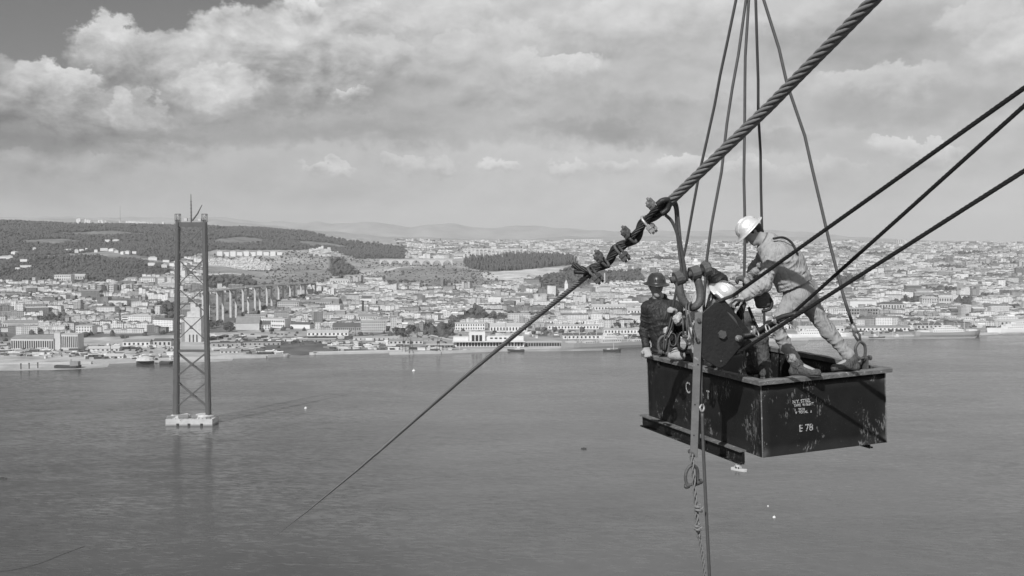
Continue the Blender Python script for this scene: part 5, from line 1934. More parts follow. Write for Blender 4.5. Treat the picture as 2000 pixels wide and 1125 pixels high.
def shackle(name, label, top, bow, pin, r, m=M_IRON, pin_r=None, head=True):
    """bow: points of the bow from eye to eye; pin: two ends"""
    t = thing(name, label, 'shackle', top)
    O = Vector(top)
    MB().tube([Vector(p) - O for p in spline(bow, 7)], r, 12).build('bow', m, t, True)
    a, b = Vector(pin[0]), Vector(pin[1])
    d = (b - a).normalized()
    for e in (bow[0], bow[-1]):
        MB().tube([Vector(e) - O - d * r * 1.1, Vector(e) - O + d * r * 1.1], r * 1.75, 14).build('eye', m, t)
    p = MB().tube([a - O - d * r, b - O + d * r * 1.4], pin_r or r * .9, 12).build('pin', m, t, True)
    if head:
        MB().tube([b - O + d * r * 1.2, b - O + d * r * 2.8], r * 1.7, 12).build('pin_head', m, p)
    return t


# right shackle on the near rim
e0, e1 = at(1674, 700, 11.86), at(1689, 700, 11.92)
shackle('bow_shackle', 'bow shackle standing on the near rim behind the rear boot', at(1682, 712, 11.88),
        [e0, at(1672, 690, 11.86), at(1671, 679, 11.86), at(1678, 668, 11.87), at(1687, 672, 11.9), at(1690, 682, 11.91), e1], (e0, at(1694, 699, 11.93)), .0165)
# far-left shackle by the upright man
e0, e1 = at(1289, 688, 13.55), at(1303, 690, 13.55)
shackle('bow_shackle', 'bow shackle on the far rim in front of the upright man', at(1296, 694, 13.55),
        [e0, at(1286, 676, 13.55), at(1288, 664, 13.55), at(1296, 657, 13.55), at(1306, 664, 13.55), at(1306, 678, 13.55), e1], (e0, at(1308, 690, 13.55)), .020)
# the great shackle
e0, e1 = at(1326, 543, 11.4), at(1357, 533, 11.46)
shackle('great_shackle', 'huge forged bow shackle joining cable sling and flat bars', at(1348, 600, 11.4),
        [e0, at(1327, 562, 11.4), at(1332, 582, 11.4), at(1342, 596, 11.4), at(1355, 600, 11.42), at(1366, 590, 11.44), at(1368, 572, 11.46), at(1364, 552, 11.46), e1],
        (at(1318, 545, 11.4), at(1364, 531, 11.46)), .043, M_IRON, .036)

# wire strop from the cable down to the shackle
t = thing('wire_strop', 'doubled wire strop hanging from the cable end to the great shackle', 'strop', at(1338, 545, 11.35))
O = at(1338, 545, 11.35)
for pp, r in (([(1306, 400, 11.18), (1316, 394, 11.2), (1322, 402, 11.25), (1325, 430, 11.28), (1330, 480, 11.3), (1337, 520, 11.33), (1342, 548, 11.38)], .017),
              ([(1300, 420, 11.2), (1312, 432, 11.22), (1322, 455, 11.25), (1331, 490, 11.3), (1336, 520, 11.33), (1338, 550, 11.36)], .017),
              ([(1313, 396, 11.22), (1319, 408, 11.24), (1322, 450, 11.3), (1326, 490, 11.32), (1332, 530, 11.36), (1336, 552, 11.38)], .014)):
    MB().tube([p - O for p in spline([at(*q) for q in pp], 6)], r, 8).build('wire_leg', M_IRON, t, True)

# flat hanger bars
t = thing('hanger_bar', 'long pair of flat steel bars hanging in front of the skip with bolts', 'bar', at(1364, 612, 11.3))
O = at(1364, 612, 11.3)
for dx, dy, m in ((0, 0, M_BAR), (.035, .085, M_BAR)):
    a, b = at(1364.5, 611, 11.3) - O + Vector((dx, dy, 0)), at(1355, 889, 11.3) - O + Vector((dx, dy, -.02 if dx == 0 else .1))
    MB().bar(a, b, .078, .018, (0, 1, 0)).build('flat_bar', m, t, bevel=.003)
for px, py in ((1364, 625), (1362, 664), (1351, 886)):
    c = at(px, py, 11.3) - O
    MB().tube([c + Vector((0, -.035, 0)), c + Vector((0, .14, 0))], .022, 6).build('bolt', M_IRON, t)
for px, py in ((1363, 712), (1357, 790), (1355, 850)):
    c = at(px, py, 11.3) - O
    MB().tube([c + Vector((0, -.0115, 0)), c + Vector((0, -.0095, 0))], .008, 8).build('bolt_hole', M_PLATE, t)
t = thing('link_rope', 'pair of thin wire links from the great shackle to the bar top', 'wire link', at(1352, 630, 11.3))
O = at(1352, 630, 11.3)
for pp in ([(1342, 590, 11.36), (1340, 605, 11.3), (1345, 640, 11.26), (1352, 662, 11.25)], [(1350, 590, 11.36), (1345, 600, 11.32), (1350, 630, 11.26), (1360, 664, 11.25)]):
    MB().tube([p - O for p in spline([at(*q) for q in pp], 5)], .010, 8).build('wire_leg', M_IRON, t, True)

# bottom of the bar: shackle, hemp rope with knots, plain tag line
e0, e1 = at(1342, 949, 11.25), at(1361, 943, 11.32)
shackle('bow_shackle', 'bow shackle under the hanger bar holding the knotted rope', at(1352, 905, 11.28),
        [e0, at(1339, 935, 11.25), at(1341, 920, 11.26), at(1350, 909, 11.28), at(1360, 913, 11.3), at(1363, 928, 11.32), e1], (at(1340, 950, 11.25), at(1363, 942, 11.33)), .0165)
t = thing('knotted_rope', 'pale laid rope with two rough knots hanging below the bar', 'rope', at(1354, 912, 11.28))
O = at(1354, 912, 11.28)
strands(t, even([p - O for p in spline([at(1350, 885, 11.28), at(1353, 912, 11.27), at(1356, 950, 11.27), at(1359, 985, 11.27), at(1361, 1010, 11.27), at(1362, 1034, 11.27), at(1366, 1050, 11.27)], 8)], .008), .046, 3, 6, M_HEMP, 6)
strands(t, even([p - O for p in spline([at(1365, 1044, 11.27), at(1369, 1070, 11.27), at(1374, 1105, 11.27), at(1382, 1170, 11.27)], 8)], .01), .036, 3, 6, M_HEMP, 6)
for cx, cy, s_ in ((1363, 992, 1.0), (1361, 1030, .9)):
    pts = []
    for k in range(26):
        a = k / 25 * 4 * math.pi
        pts.append(at(cx + 5.0 * s_ * math.cos(a) + k * .08, cy - 6 + k * .5, 11.25 + .03 * math.sin(a)) - O)
    MB().tube(pts, .015 * s_, 7).build('knot', M_HEMP, t, True)
    for q in range(5):
        rq_ = random.Random(q + cx)
        e_ = at(cx + rq_.uniform(-9, 13), cy + rq_.uniform(-8, 16), 11.22)
        MB().tube([at(cx, cy + 2, 11.24) - O, (at(cx, cy + 2, 11.24) + e_) / 2 - O + Vector((0, -.01, rq_.uniform(-.01, .01))), e_ - O], [.010, .008, .003], 5).build('loose_yarn', M_HEMP, t)
    MB().tube([at(cx + 2, cy + 4, 11.23) - O, at(cx + 9, cy + 1, 11.22) - O, at(cx + 11, cy - 2, 11.22) - O], [.014, .011, .006], 6).build('frayed_end', M_HEMP, t)
t = thing('tag_line', 'plain grey line hanging straight down beside the hanger bar', 'rope', at(1372, 800, 11.32))
O = at(1372, 800, 11.32)
MB().tube([p - O for p in spline([at(1371.5, 806, 11.32), at(1373, 860, 11.32), at(1377, 950, 11.32), at(1382, 1050, 11.32), at(1388, 1170, 11.32)], 6)], .017, 8).build('line', M_SLING, t, True)
MB().tube([p - O for p in spline([at(1371, 790, 11.32), at(1367, 796, 11.3), at(1371, 804, 11.3), at(1375, 797, 11.33), at(1372, 789, 11.33)], 5)], .012, 8).build('eye', M_BRIGHT, t, True)
MB().tube([p - O for p in (at(1371, 792, 11.32), at(1370, 760, 11.34), at(1370, 700, 11.36))], .012, 8).build('tail', M_SLING, t, True)


# sheave block with two cheek plates
t = thing('sheave_block', 'black diamond shaped sheave block with bolted cheek plates above the skip', 'pulley block', at(1405, 655, 11.4))
O = at(1405, 655, 11.4)
poly = [(1371, 612), (1394, 592), (1402, 590), (1408, 594), (1452, 648), (1456, 656), (1454, 666), (1448, 676), (1416, 714), (1408, 719), (1400, 717), (1371, 699)]


def cheek(off, name='cheek_plate'):
    P = [at(x, y, 11.36 + (x - 1410) * .0012) - O + Vector(off) for x, y in poly]
    n = (P[4] - P[0]).cross(P[9] - P[0]).normalized()
    if n.y > 0:
        n = -n
    back = [p - n * .02 for p in P]
    k = len(P)
    mb = MB().add(P + back, [tuple(range(k)), tuple(range(2 * k - 1, k - 1, -1))] + [(i, k + i, k + (i + 1) % k, (i + 1) % k) for i in range(k)])
    o = mb.build(name, M_PLATE, t, bevel=.004)
    return n


nn = cheek((0, 0, 0))
cheek((.075, .15, .03))
c = at(1404, 652, 11.43) - O
d = -nn
shv = MB()
pr = [(.02, .05), (.035, .045), (.20, .03), (.225, .045), (.235, .045), (.235, .045)]
shv.tube([c + d * .045, c + d * .052, c + d * .085, c + d * .115, c + d * .118], [.25, .255, .215, .255, .25], 28)
shv.build('sheave', M_IRON, t, True)
hb = MB().tube([c - d * .10, c + d * .20], .026, 12).build('axle', M_IRON, t)
MB().tube([c - d * .105, c - d * .07], .046, 6).build('axle_nut', M_IRON, hb)
for px, py, r in ((1443, 661, .034), (1443, 661, .020)):
    c2 = at(px, py, 11.38) - O
    MB().tube([c2 - d * (.03 if r > .03 else .05), c2 + d * .17], r, 14).build('becket_pin', M_RIM if r > .03 else M_IRON, t, True)
for px, py in ((1400, 604), (1407, 705), (1380, 690)):
    c2 = at(px, py, 11.37) - O
    MB().tube([c2 - d * .02, c2 + d * .16], .012, 8).build('tie_bolt', M_IRON, t)
# ------------------------------------------------------------------ people: continuous bodies grown from blended limbs
class Field:
    """a signed distance field of blended round cones on a grid, meshed with surface nets"""
    def __init__(self, lo, hi, h):
        self.h = h
        self.lo = np.array(lo, float)
        self.n = np.ceil((np.array(hi) - self.lo) / h).astype(int) + 1
        self.d = np.full(self.n, 0.12, np.float32)

    def _block(self, lo, hi):
        a = np.clip(np.floor((lo - self.lo) / self.h).astype(int), 0, self.n)
        b = np.clip(np.ceil((hi - self.lo) / self.h).astype(int) + 1, 0, self.n)
        if (b <= a).any():
            return None, None
        ax = [self.lo[i] + np.arange(a[i], b[i], dtype=np.float32) * self.h for i in range(3)]
        return tuple(slice(a[i], b[i]) for i in range(3)), np.meshgrid(*ax, indexing='ij')

    def cone(self, a, b, ra, rb, k=.03, flat=None, fold=None):
        """round cone a-b; flat = (axis vector, factor) squeezes across the axis"""
        a, b = np.array(a, float), np.array(b, float)
        r = max(ra, rb) + .12
        sl, g = self._block(np.minimum(a, b) - r, np.maximum(a, b) + r)
        if sl is None:
            return
        X, Y, Z = (g[i] - a[i] for i in range(3))
        ab = b - a
        L2 = max(float(ab @ ab), 1e-9)
        t = np.clip((X * ab[0] + Y * ab[1] + Z * ab[2]) / L2, 0, 1)
        dx, dy, dz = X - ab[0] * t, Y - ab[1] * t, Z - ab[2] * t
        if flat is not None:
            v, f = np.array(flat[0], float), flat[1]
            v /= np.linalg.norm(v)
            p = dx * v[0] + dy * v[1] + dz * v[2]
            q = p * (1 / f - 1)
            dx, dy, dz = dx + q * v[0], dy + q * v[1], dz + q * v[2]
        d = np.sqrt(dx * dx + dy * dy + dz * dz) - (ra + (rb - ra) * t)
        if fold is not None:
            # creases running slantwise round the limb, uneven along it
            amp, wl, slant, sd = fold
            ax_ = Vector(ab).normalized()
            e1 = ax_.orthogonal().normalized()
            e2 = ax_.cross(e1)
            th = np.arctan2(dx * e2[0] + dy * e2[1] + dz * e2[2], dx * e1[0] + dy * e1[1] + dz * e1[2])
            s_ = t * math.sqrt(L2)
            for q, (aw, ws, sl_) in enumerate(((1.0, 1.0, slant), (.7, .62, -slant * 1.4), (.45, .38, slant * .6))):
                p = 6.2832 * s_ / (wl * ws) + np.round(sl_) * th + 1.1 * np.sin(2 * th + sd + q) + .9 * np.sin(s_ * 23 + sd * 2 + q)
                ridge = 1 - np.abs(np.sin(p / 2))
                m_ = .5 + .5 * np.sin(np.round(1 + q) * th + s_ * 9 + sd * 3 + q * 2)
                d = d - amp * aw * (ridge ** 1.4 - .35) * m_
        o = self.d[sl]
        hh = np.clip(.5 + .5 * (o - d) / k, 0, 1)
        self.d[sl] = o + (d - o) * hh - k * hh * (1 - hh)

    def cut(self, p, n, soft=.006):
        """keep only the side of the plane the normal points away from"""
        p, n = np.array(p, float), np.array(n, float)
        n /= np.linalg.norm(n)
        ax = [self.lo[i] + np.arange(self.n[i], dtype=np.float32) * self.h for i in range(3)]
        d = (ax[0] - p[0])[:, None, None] * n[0] + (ax[1] - p[1])[None, :, None] * n[1] + (ax[2] - p[2])[None, None, :] * n[2]
        self.d = np.maximum(self.d, d)

    def folds(self, amp, seed=0, wl=.09):
        r = np.random.default_rng(seed)
        ax = [self.lo[i] + np.arange(self.n[i], dtype=np.float32) * self.h for i in range(3)]
        G = np.meshgrid(*ax, indexing='ij')
        w = 0
        for q in range(5):
            v = r.normal(size=3)
            v *= 2 * math.pi / (wl * r.uniform(.6, 1.6)) / np.linalg.norm(v)
            v2 = r.normal(size=3) * 18
            ph = np.sin(G[0] * v2[0] + G[1] * v2[1] + G[2] * v2[2]) * 1.3
            s = np.sin(G[0] * v[0] + G[1] * v[1] + G[2] * v[2] + ph + r.uniform(0, 6))
            w = w + (1 - np.abs(s)) ** 2 * r.uniform(.5, 1)
        self.d += (amp * (w * .55 - .45)).astype(np.float32)

    def mesh(self, name):
        d = self.d
        s = d < 0
        n = self.n
        c = np.zeros(n - 1, int)
        for i in (0, 1):
            for j in (0, 1):
                for k in (0, 1):
                    c += s[i:n[0] - 1 + i, j:n[1] - 1 + j, k:n[2] - 1 + k]
        act = (c > 0) & (c < 8)
        idx = np.full(n - 1, -1)
        I = np.argwhere(act)
        idx[act] = np.arange(len(I))
        acc = np.zeros((len(I), 3))
        cnt = np.zeros(len(I))
        corners = [(i, j, k) for i in (0, 1) for j in (0, 1) for k in (0, 1)]
        for a in corners:
            for ax in range(3):
                if a[ax] == 0:
                    b = list(a)
                    b[ax] = 1
                    da = d[I[:, 0] + a[0], I[:, 1] + a[1], I[:, 2] + a[2]]
                    db = d[I[:, 0] + b[0], I[:, 1] + b[1], I[:, 2] + b[2]]
                    m = (da < 0) != (db < 0)
                    t = np.where(m, da / np.where(m, da - db, 1), 0)
                    p = np.array(a, float)[None] + np.zeros((len(I), 3))
                    p[:, ax] += t
                    acc += p * m[:, None]
                    cnt += m
        V = self.lo + (I + acc / np.maximum(cnt, 1)[:, None]) * self.h
        F = []
        for ax in range(3):
            sh = [slice(None)] * 3
            a = [slice(1, n[q] - 1) for q in range(3)]
            a[ax] = slice(0, n[ax] - 1)
            b = list(a)
            b[ax] = slice(1, n[ax])
            sa, sb = s[tuple(a)], s[tuple(b)]
            for flip in (False, True):
                E = np.argwhere((sa & ~sb) if not flip else (~sa & sb))
                if not len(E):
                    continue
                off = np.ones(3, int)
                off[ax] = 0
                E = E + off
                u, v = (ax + 1) % 3, (ax + 2) % 3
                q = []
                for du, dv in ((0, 0), (-1, 0), (-1, -1), (0, -1)):
                    e = E.copy()
                    e[:, u] += du
                    e[:, v] += dv
                    q.append(idx[e[:, 0], e[:, 1], e[:, 2]])
                q = np.stack(q if not flip else q[::-1], 1)
                F.append(q)
        F = np.concatenate(F)
        F = F[(F >= 0).all(1)]
        me = bpy.data.meshes.new(name)
        me.from_pydata(V.tolist(), [], F.tolist())
        me.polygons.foreach_set('use_smooth', [True] * len(F))
        return me


M_SKIN = mat('weathered_skin', .27, .6, .25, 18.0)
M_JACK_P = mat('faded_canvas', .30, .9, .12, 3.0, crease=(4.4, .022))
M_TROU_P = mat('pale_trousers', .255, .9, .12, 3.0, crease=(4.0, .024))
M_JACK_D = mat('dark_leather', .018, .6, .3, 8.0, crease=(5.0, .020))
M_TROU_D = mat('dark_trousers', .022, .75, .4, 8.0, crease=(5.0, .022))
M_TROU_M = mat('grey_trousers', .07, .8, .4, 8.0, crease=(5.0, .022))
M_COLLAR = mat('dark_collar', .12, .9, .4, 10.0)
M_SHIRT = mat('pale_shirt', .40, .9, .3, 9.0, crease=(7.0, .035))
M_BOOT = mat('dusty_boot_leather', .085, .7, .6, 16.0, wear=(.20, .60, 22.0), crease=(13.0, .02))
M_GLOVE = mat('work_glove', .085, .9, .4, 16.0, .4, 60.0)
M_GLOVE_P = mat('pale_work_glove', .30, .9, .4, 16.0, .4, 60.0)
M_HAIR = mat('dark_hair', .012, .6, .4, 60.0)
M_HELM_S = mat('aluminium_helmet', .58, .42, .28, 14.0, .25, 30.0, metal=.35, wear=(.25, .66, 16.0))
M_HELM_D = mat('dark_helmet', .035, .35, .25, 12.0)
M_STRAP = mat('leather_strap', .02, .6, .3, 20.0)


def hand(fl, W, d, n, curl=(.5, .9, .9), s=1.0, side=1, grow=0.0):
    """palm and five fingers; W wrist, d towards the knuckles, n the way the palm faces, side = thumb side"""
    W, d, n = Vector(W), Vector(d).normalized(), Vector(n)
    n = (n - d * n.dot(d)).normalized()
    w = d.cross(n) * side
    g = grow
    for o, r in ((-.024, .017), (0, .019), (.024, .017)):
        fl.cone(W + w * o * .6 * s, W + d * .085 * s + w * o * 1.15 * s, r * s + g, (r - .003) * s + g, .018)
    for i, (o, L, r) in enumerate(((.034, .92, .0098), (.012, 1.0, .0104), (-.011, .95, .0100), (-.032, .76, .0088))):
        p = W + d * .088 * s + w * o * s
        a = 0
        for k, (sl, cu) in enumerate(zip((.044, .028, .024), curl)):
            a += cu
            q = p + (d * math.cos(a) + n * math.sin(a)) * sl * L * s
            fl.cone(p, q, (r - k * .0008) * s + g, (r - .001 - k * .0008) * s + g, .007)
            p = q
    p = W + d * .022 * s + w * .030 * s
    q = p + (d * .65 + w * .62 + n * .35).normalized() * .046 * s
    fl.cone(p, q, .0150 * s + g, .0115 * s + g, .014)
    q2 = q + (d * .75 - w * .05 + n * .65).normalized() * .036 * s
    fl.cone(q, q2, .0112 * s + g, .0092 * s + g, .007)


def head_frame(face, upv):
    f = Vector(face).normalized()
    u = Vector(upv)
    u = (u - f * u.dot(f)).normalized()
    r = f.cross(u)
    return r, f, u


def person(label, J, face, upv, mats, hands, hair=True, boots=True, helmet=None, extras=None, name='person', bulk=0.0, fold=(.011, .09), hem_at=.12, seed=1, sc_=1.0):
    """J: joints in world space; mats: jacket, trousers, boots, helmet materials; hands: per side (d, n, curl, side, glove material or None)"""
    J = {k: Vector(v) for k, v in J.items()}
    O = J['pelvis'].copy()
    P = {k: v - O for k, v in J.items()}
    r, f, u = head_frame(face, upv)
    hc = P['head']

    def H(x, y, z):
        return hc + (r * x + f * y + u * z) * sc_

    allp = np.array([list(v) for v in P.values()])
    lo, hi = allp.min(0) - .26, allp.max(0) + .26

    # ---- the body itself: head, neck, trunk, limbs and hands in one continuous skin
    B = Field(lo, hi, .0085)
    B.cone(H(0, -.028, .035), H(0, .012, .030), .088, .083, .03)
    B.cone(H(0, .025, -.03), H(0, .045, -.075), .066, .045, .03)
    B.cone(H(0, .066, -.090), H(0, .070, -.096), .026, .024, .02)
    B.cone(H(-.034, .070, .012), H(.034, .070, .012), .017, .017, .02)          # brow
    B.cone(H(0, .088, .002), H(0, .112, -.028), .010, .0145, .014)               # nose
    B.cone(H(-.036, .068, -.022), H(-.030, .070, -.030), .018, .016, .02)        # cheeks
    B.cone(H(.036, .068, -.022), H(.030, .070, -.030), .018, .016, .02)
    B.cone(H(-.018, .086, -.060), H(.018, .086, -.060), .0075, .0075, .012)      # lips
    B.cone(H(-.015, .085, -.071), H(.015, .085, -.071), .0075, .0075, .010)
    for q in (-1, 1):
        B.cone(H(q * .084, -.018, .012), H(q * .084, -.010, -.022), .017, .011, .010, (r, .55))
    B.cone(H(0, -.03, -.05), P['neck'], .056, .062, .04)
    hl, hr, sl_, sr = P['hipL'], P['hipR'], P['shL'], P['shR']
    ch, pe = P['chest'], P['pelvis']
    B.cone(hl, hr, .105, .105, .05)
    B.cone(pe, ch, .115, .125, .08)
    B.cone(hl.lerp(pe, .3), sl_.lerp(ch, .4), .09, .095, .08)
    B.cone(hr.lerp(pe, .3), sr.lerp(ch, .4), .09, .095, .08)
    B.cone(sl_.lerp(sr, .12), sl_.lerp(sr, .88), .064, .064, .06)
    B.cone(P['neck'], ch, .07, .11, .08)
    for q in ('L', 'R'):
        B.cone(P['sh' + q], P['el' + q], .054, .043, .03)
        B.cone(P['el' + q], P['wr' + q], .042, .028, .02)
        hd = hands[q]
        hand(B, P['wr' + q], hd[0], hd[1], hd[2], 1.05 * sc_, hd[3])
        B.cone(P['hip' + q], P['kn' + q], .082, .056, .05)
        B.cone(P['kn' + q], P['an' + q], .054, .036, .03)
        if ('toe' + q) in P:
            B.cone(P['an' + q], P['toe' + q], .034, .028, .03)
    body = link(name, B.mesh('person'), None, M_SKIN)
    body.location = O
    tag(body, label, 'person')
    # eyes
    for q in (-1, 1):
        MB().tube([H(q * .031, .0775, .0), H(q * .031, .0825, .0), H(q * .031, .0845, .0)], [.011, .009, .003], 8).build('eye', M_HAIR, body, True)
    # ---- hair
    if hair:
        F_ = Field(np.array(hc) - .2, np.array(hc) + .2, .008)
        F_.cone(H(0, -.04, .035), H(0, .002, .040), .094, .090, .03)
        F_.cone(H(0, -.065, -.03), H(0, -.07, -.05), .060, .045, .03)
        F_.cut(H(0, .022, 0), f * .8 - u * .35)
        link('hair', F_.mesh('hair'), body, M_HAIR)
    # ---- jacket
    K = Field(lo, hi, .0085)
    ex = .020 + bulk
    fa_, fw = fold
    hem = pe.lerp(ch, hem_at)
    K.cone(pe.lerp(ch, .05), ch, .130 + ex, .140 + ex, .08, None, (fa_, fw * 1.3, 1, seed))
    K.cone(hl.lerp(pe, .3).lerp(ch, .05), sl_.lerp(ch, .35), .097 + ex, .100 + ex, .07, None, (fa_, fw, 2, seed + 1))
    K.cone(hr.lerp(pe, .3).lerp(ch, .05), sr.lerp(ch, .35), .097 + ex, .100 + ex, .07, None, (fa_, fw, 2, seed + 2))
    K.cone(sl_.lerp(sr, .08), sl_.lerp(sr, .92), .068 + ex, .068 + ex, .06)
    K.cone(P['neck'], ch, .070 + ex, .11 + ex, .08, None, (fa_ * .8, fw, 1, seed + 5))
    K.cut(hem, pe - ch)
    for q in ('L', 'R'):
        K.cone(P['sh' + q], P['el' + q], .066 + ex * .45, .055 + ex * .45, .03, None, (fa_ * 1.1, fw * .8, 1, seed + 3))
        K.cone(P['el' + q], P['el' + q].lerp(P['wr' + q], .84), .055 + ex * .45, .040 + ex * .3, .025, None, (fa_ * 1.1, fw * .7, 1, seed + 4))
        K.cone(P['el' + q].lerp(P['wr' + q], .80), P['el' + q].lerp(P['wr' + q], .86), .044 + ex * .3, .046 + ex * .3, .008)
    K.folds(fa_ * .35, seed, fw * 1.6)
    K.cut(P['neck'].lerp(hc, .30), hc - P['neck'])
    jk = link('jacket', K.mesh('jacket'), body, mats['jacket'])
    # collar
    C_ = Field(np.array(P['neck']) - .22, np.array(P['neck']) + .22, .008)
    nu = (hc - P['neck']).normalized()
    ring_ = []
    a1 = nu.orthogonal().normalized()
    a2 = nu.cross(a1)
    pts = [P['neck'] + nu * .035 + (a1 * math.cos(k / 14 * 6.2832) + a2 * math.sin(k / 14 * 6.2832)) * .082 for k in range(14)]
    for k in range(14):
        if (pts[k] - P['neck']).normalized().dot(f) < .75:
            C_.cone(pts[k], pts[(k + 1) % 14], .019, .019, .015, (nu, 1.6))
    link('collar', C_.mesh('collar'), jk, mats.get('collar', mats['jacket']))
    # ---- trousers
    T = Field(lo, hi, .0085)
    T.cone(hl, hr, .112 + bulk, .112 + bulk, .05)
    T.cone(pe, pe.lerp(ch, .22), .124 + bulk, .124 + bulk * .8, .06)
    for q in ('L', 'R'):
        T.cone(P['hip' + q], P['kn' + q], .098 + bulk * .5, .074 + bulk * .2, .045, None, (fa_ * .85, fw * 1.4, 2, seed + 6))
        T.cone(P['kn' + q], P['kn' + q].lerp(P['an' + q], .84), .074 + bulk * .2, .062, .03, None, (fa_ * .85, fw * 1.2, 2, seed + 8))
        T.cone(P['kn' + q].lerp(P['an' + q], .78), P['kn' + q].lerp(P['an' + q], .86), .064, .070, .01)
    T.folds(fa_ * .35, seed + 7, fw * 1.6)
    link('trousers', T.mesh('trousers'), body, mats['trousers'])
    # ---- boots
    for q in ('L', 'R'):
        if ('toe' + q) not in P:
            continue
        an, toe = P['an' + q], P['toe' + q]
        he = P['heel' + q]
        c = (an + toe + he) / 3
        F_ = Field(np.array(c) - .30, np.array(c) + .30, .0085)
        sh = (P['kn' + q] - an).normalized()
        F_.cone(an + sh * .10, an, .056, .052, .02)
        F_.cone(an, he, .052, .046, .03)
        F_.cone(he, toe, .043, .041, .03)
        F_.cone(an - sh * .01, he.lerp(toe, .62), .047, .040, .04)
        F_.folds(.003, seed + 3, .05)
        bt = link('boot', F_.mesh('boot'), body, mats['boots'])
        fwd = (toe - he).normalized()
        for lk in range(4):
            c_ = an + sh * (.07 - lk * .035) + fwd * (.050 + max(0, lk - 1) * .022)
            sd_ = fwd.cross(sh).normalized()
            MB().tube([c_ - sd_ * .028, c_ + fwd * .008, c_ + sd_ * .028], .0045, 5).build('lace', M_STRAP, bt)
        dn = (toe - he).cross((toe - he).cross(sh)).normalized()
        if dn.dot(sh) > 0:
            dn = -dn
        S = Field(np.array(c) - .30, np.array(c) + .30, .0085)
        S.cone(he + dn * .036, toe + dn * .034, .044, .044, .02, (dn, .32))
        S.cone(he + dn * .044, he.lerp(toe, .2) + dn * .044, .042, .038, .01, (dn, .36))
        link('sole', S.mesh('sole'), bt, M_STRAP)
    # ---- gloves
    for q in ('L', 'R'):
        hd = hands[q]
        if hd[4] is not None:
            F_ = Field(np.array(P['wr' + q]) - .24, np.array(P['wr' + q]) + .24, .0075)
            hand(F_, P['wr' + q], hd[0], hd[1], hd[2], 1.08 * sc_, hd[3], .0055)
            F_.cone(P['el' + q].lerp(P['wr' + q], .78), P['wr' + q], .046, .034, .02)
            link('glove', F_.mesh('glove'), body, hd[4])
    # ---- helmet
    if helmet:
        prof = [(.172, -.008), (.174, -.002), (.158, .006), (.131, .014), (.126, .03), (.121, .06), (.108, .092), (.085, .118), (.05, .134), (.0, .139)]
        tilt = helmet.get('tilt', 0.0)
        n = 30
        rr, ff, uu = r, (f * math.cos(tilt) + u * math.sin(tilt)), (u * math.cos(tilt) - f * math.sin(tilt))
        base = H(0, -.005, helmet.get('z', .045))
        vs, fs = [], []

        def ring_pt(R_, z, a):
            br = 1.0
            if R_ > .14:
                br = 1.0 + .10 * max(0, math.cos(a)) ** 2
            return base + rr * R_ * .93 * math.sin(a) + ff * R_ * 1.10 * br * math.cos(a) + uu * z
        for (R_, z) in prof:
            for k in range(n):
                vs.append(ring_pt(R_, z, 2 * math.pi * k / n))
        for i in range(len(prof) - 1):
            for k in range(n):
                k2 = (k + 1) % n
                fs.append((i * n + k, i * n + k2, (i + 1) * n + k2, (i + 1) * n + k))
        m = len(vs)
        for (R_, z) in ((.172, -.008), (.124, .008), (.116, .055), (.08, .105), (0, .128)):
            for k in range(n):
                vs.append(ring_pt(R_, z, 2 * math.pi * k / n))
        for i in range(4):
            for k in range(n):
                k2 = (k + 1) % n
                a = m + i * n
                fs.append((a + k2, a + k, a + n + k, a + n + k2))
        hm = MB().add(vs, fs).build('helmet', mats['helmet'], body, True)
        for x in (-.052, -.026, 0, .026, .052):
            pts = []
            for k in range(13):
                a = -1.25 + 2.5 * k / 12
                y, z = .134 * math.sin(a), .016 + .123 * math.cos(a) ** .9
                z -= (abs(x) / .12) ** 2 * .035
                pts.append(base + rr * x + ff * y * (1 - (abs(x) / .12) ** 2 * .1) + uu * (z - .001))
            MB().tube(pts, .0052, 6).build('ridge', mats['helmet'], hm, True)
        MB().tube([ring_pt(.128, .016, 2 * math.pi * k / 24) for k in range(25)], .0045, 6).build('band', mats['helmet'], hm, True)
        if helmet.get('badge'):
            a = helmet['badge']
            c = ring_pt(.124, .062, a)
            nrm_ = (c - base - uu * .03).normalized()
            for R_, mm in ((.034, M_HELM_D), (.026, mats['helmet']), (.014, M_HELM_D)):
                off = {.034: .004, .026: .007, .014: .010}[R_]
                MB().tube([c - nrm_ * .01, c + nrm_ * off], R_, 16).build('badge', mm, hm)
    if extras:
        extras(body, P, O, H, (r, f, u))
    return body


# --- the man bending over the near rim
def rim_at(x, z=0.0):
    return SK(x, .005, .052 + z)


fa, fb = rim_at(.50), rim_at(1.10)
aF = Vector(fa) + Vector((-.05, .02, .125))
aR = Vector(fb) + Vector((.03, .02, .125))


def bent_extras(body, P, O, H, fr):
    st = spline([at(1510, 466, 11.70), at(1530, 464, 11.74), at(1547, 475, 11.74), at(1558, 497, 11.70)], 5)
    MB().tube([p - O for p in st], .013, 6).build('shoulder_strap', M_STRAP, body, True)


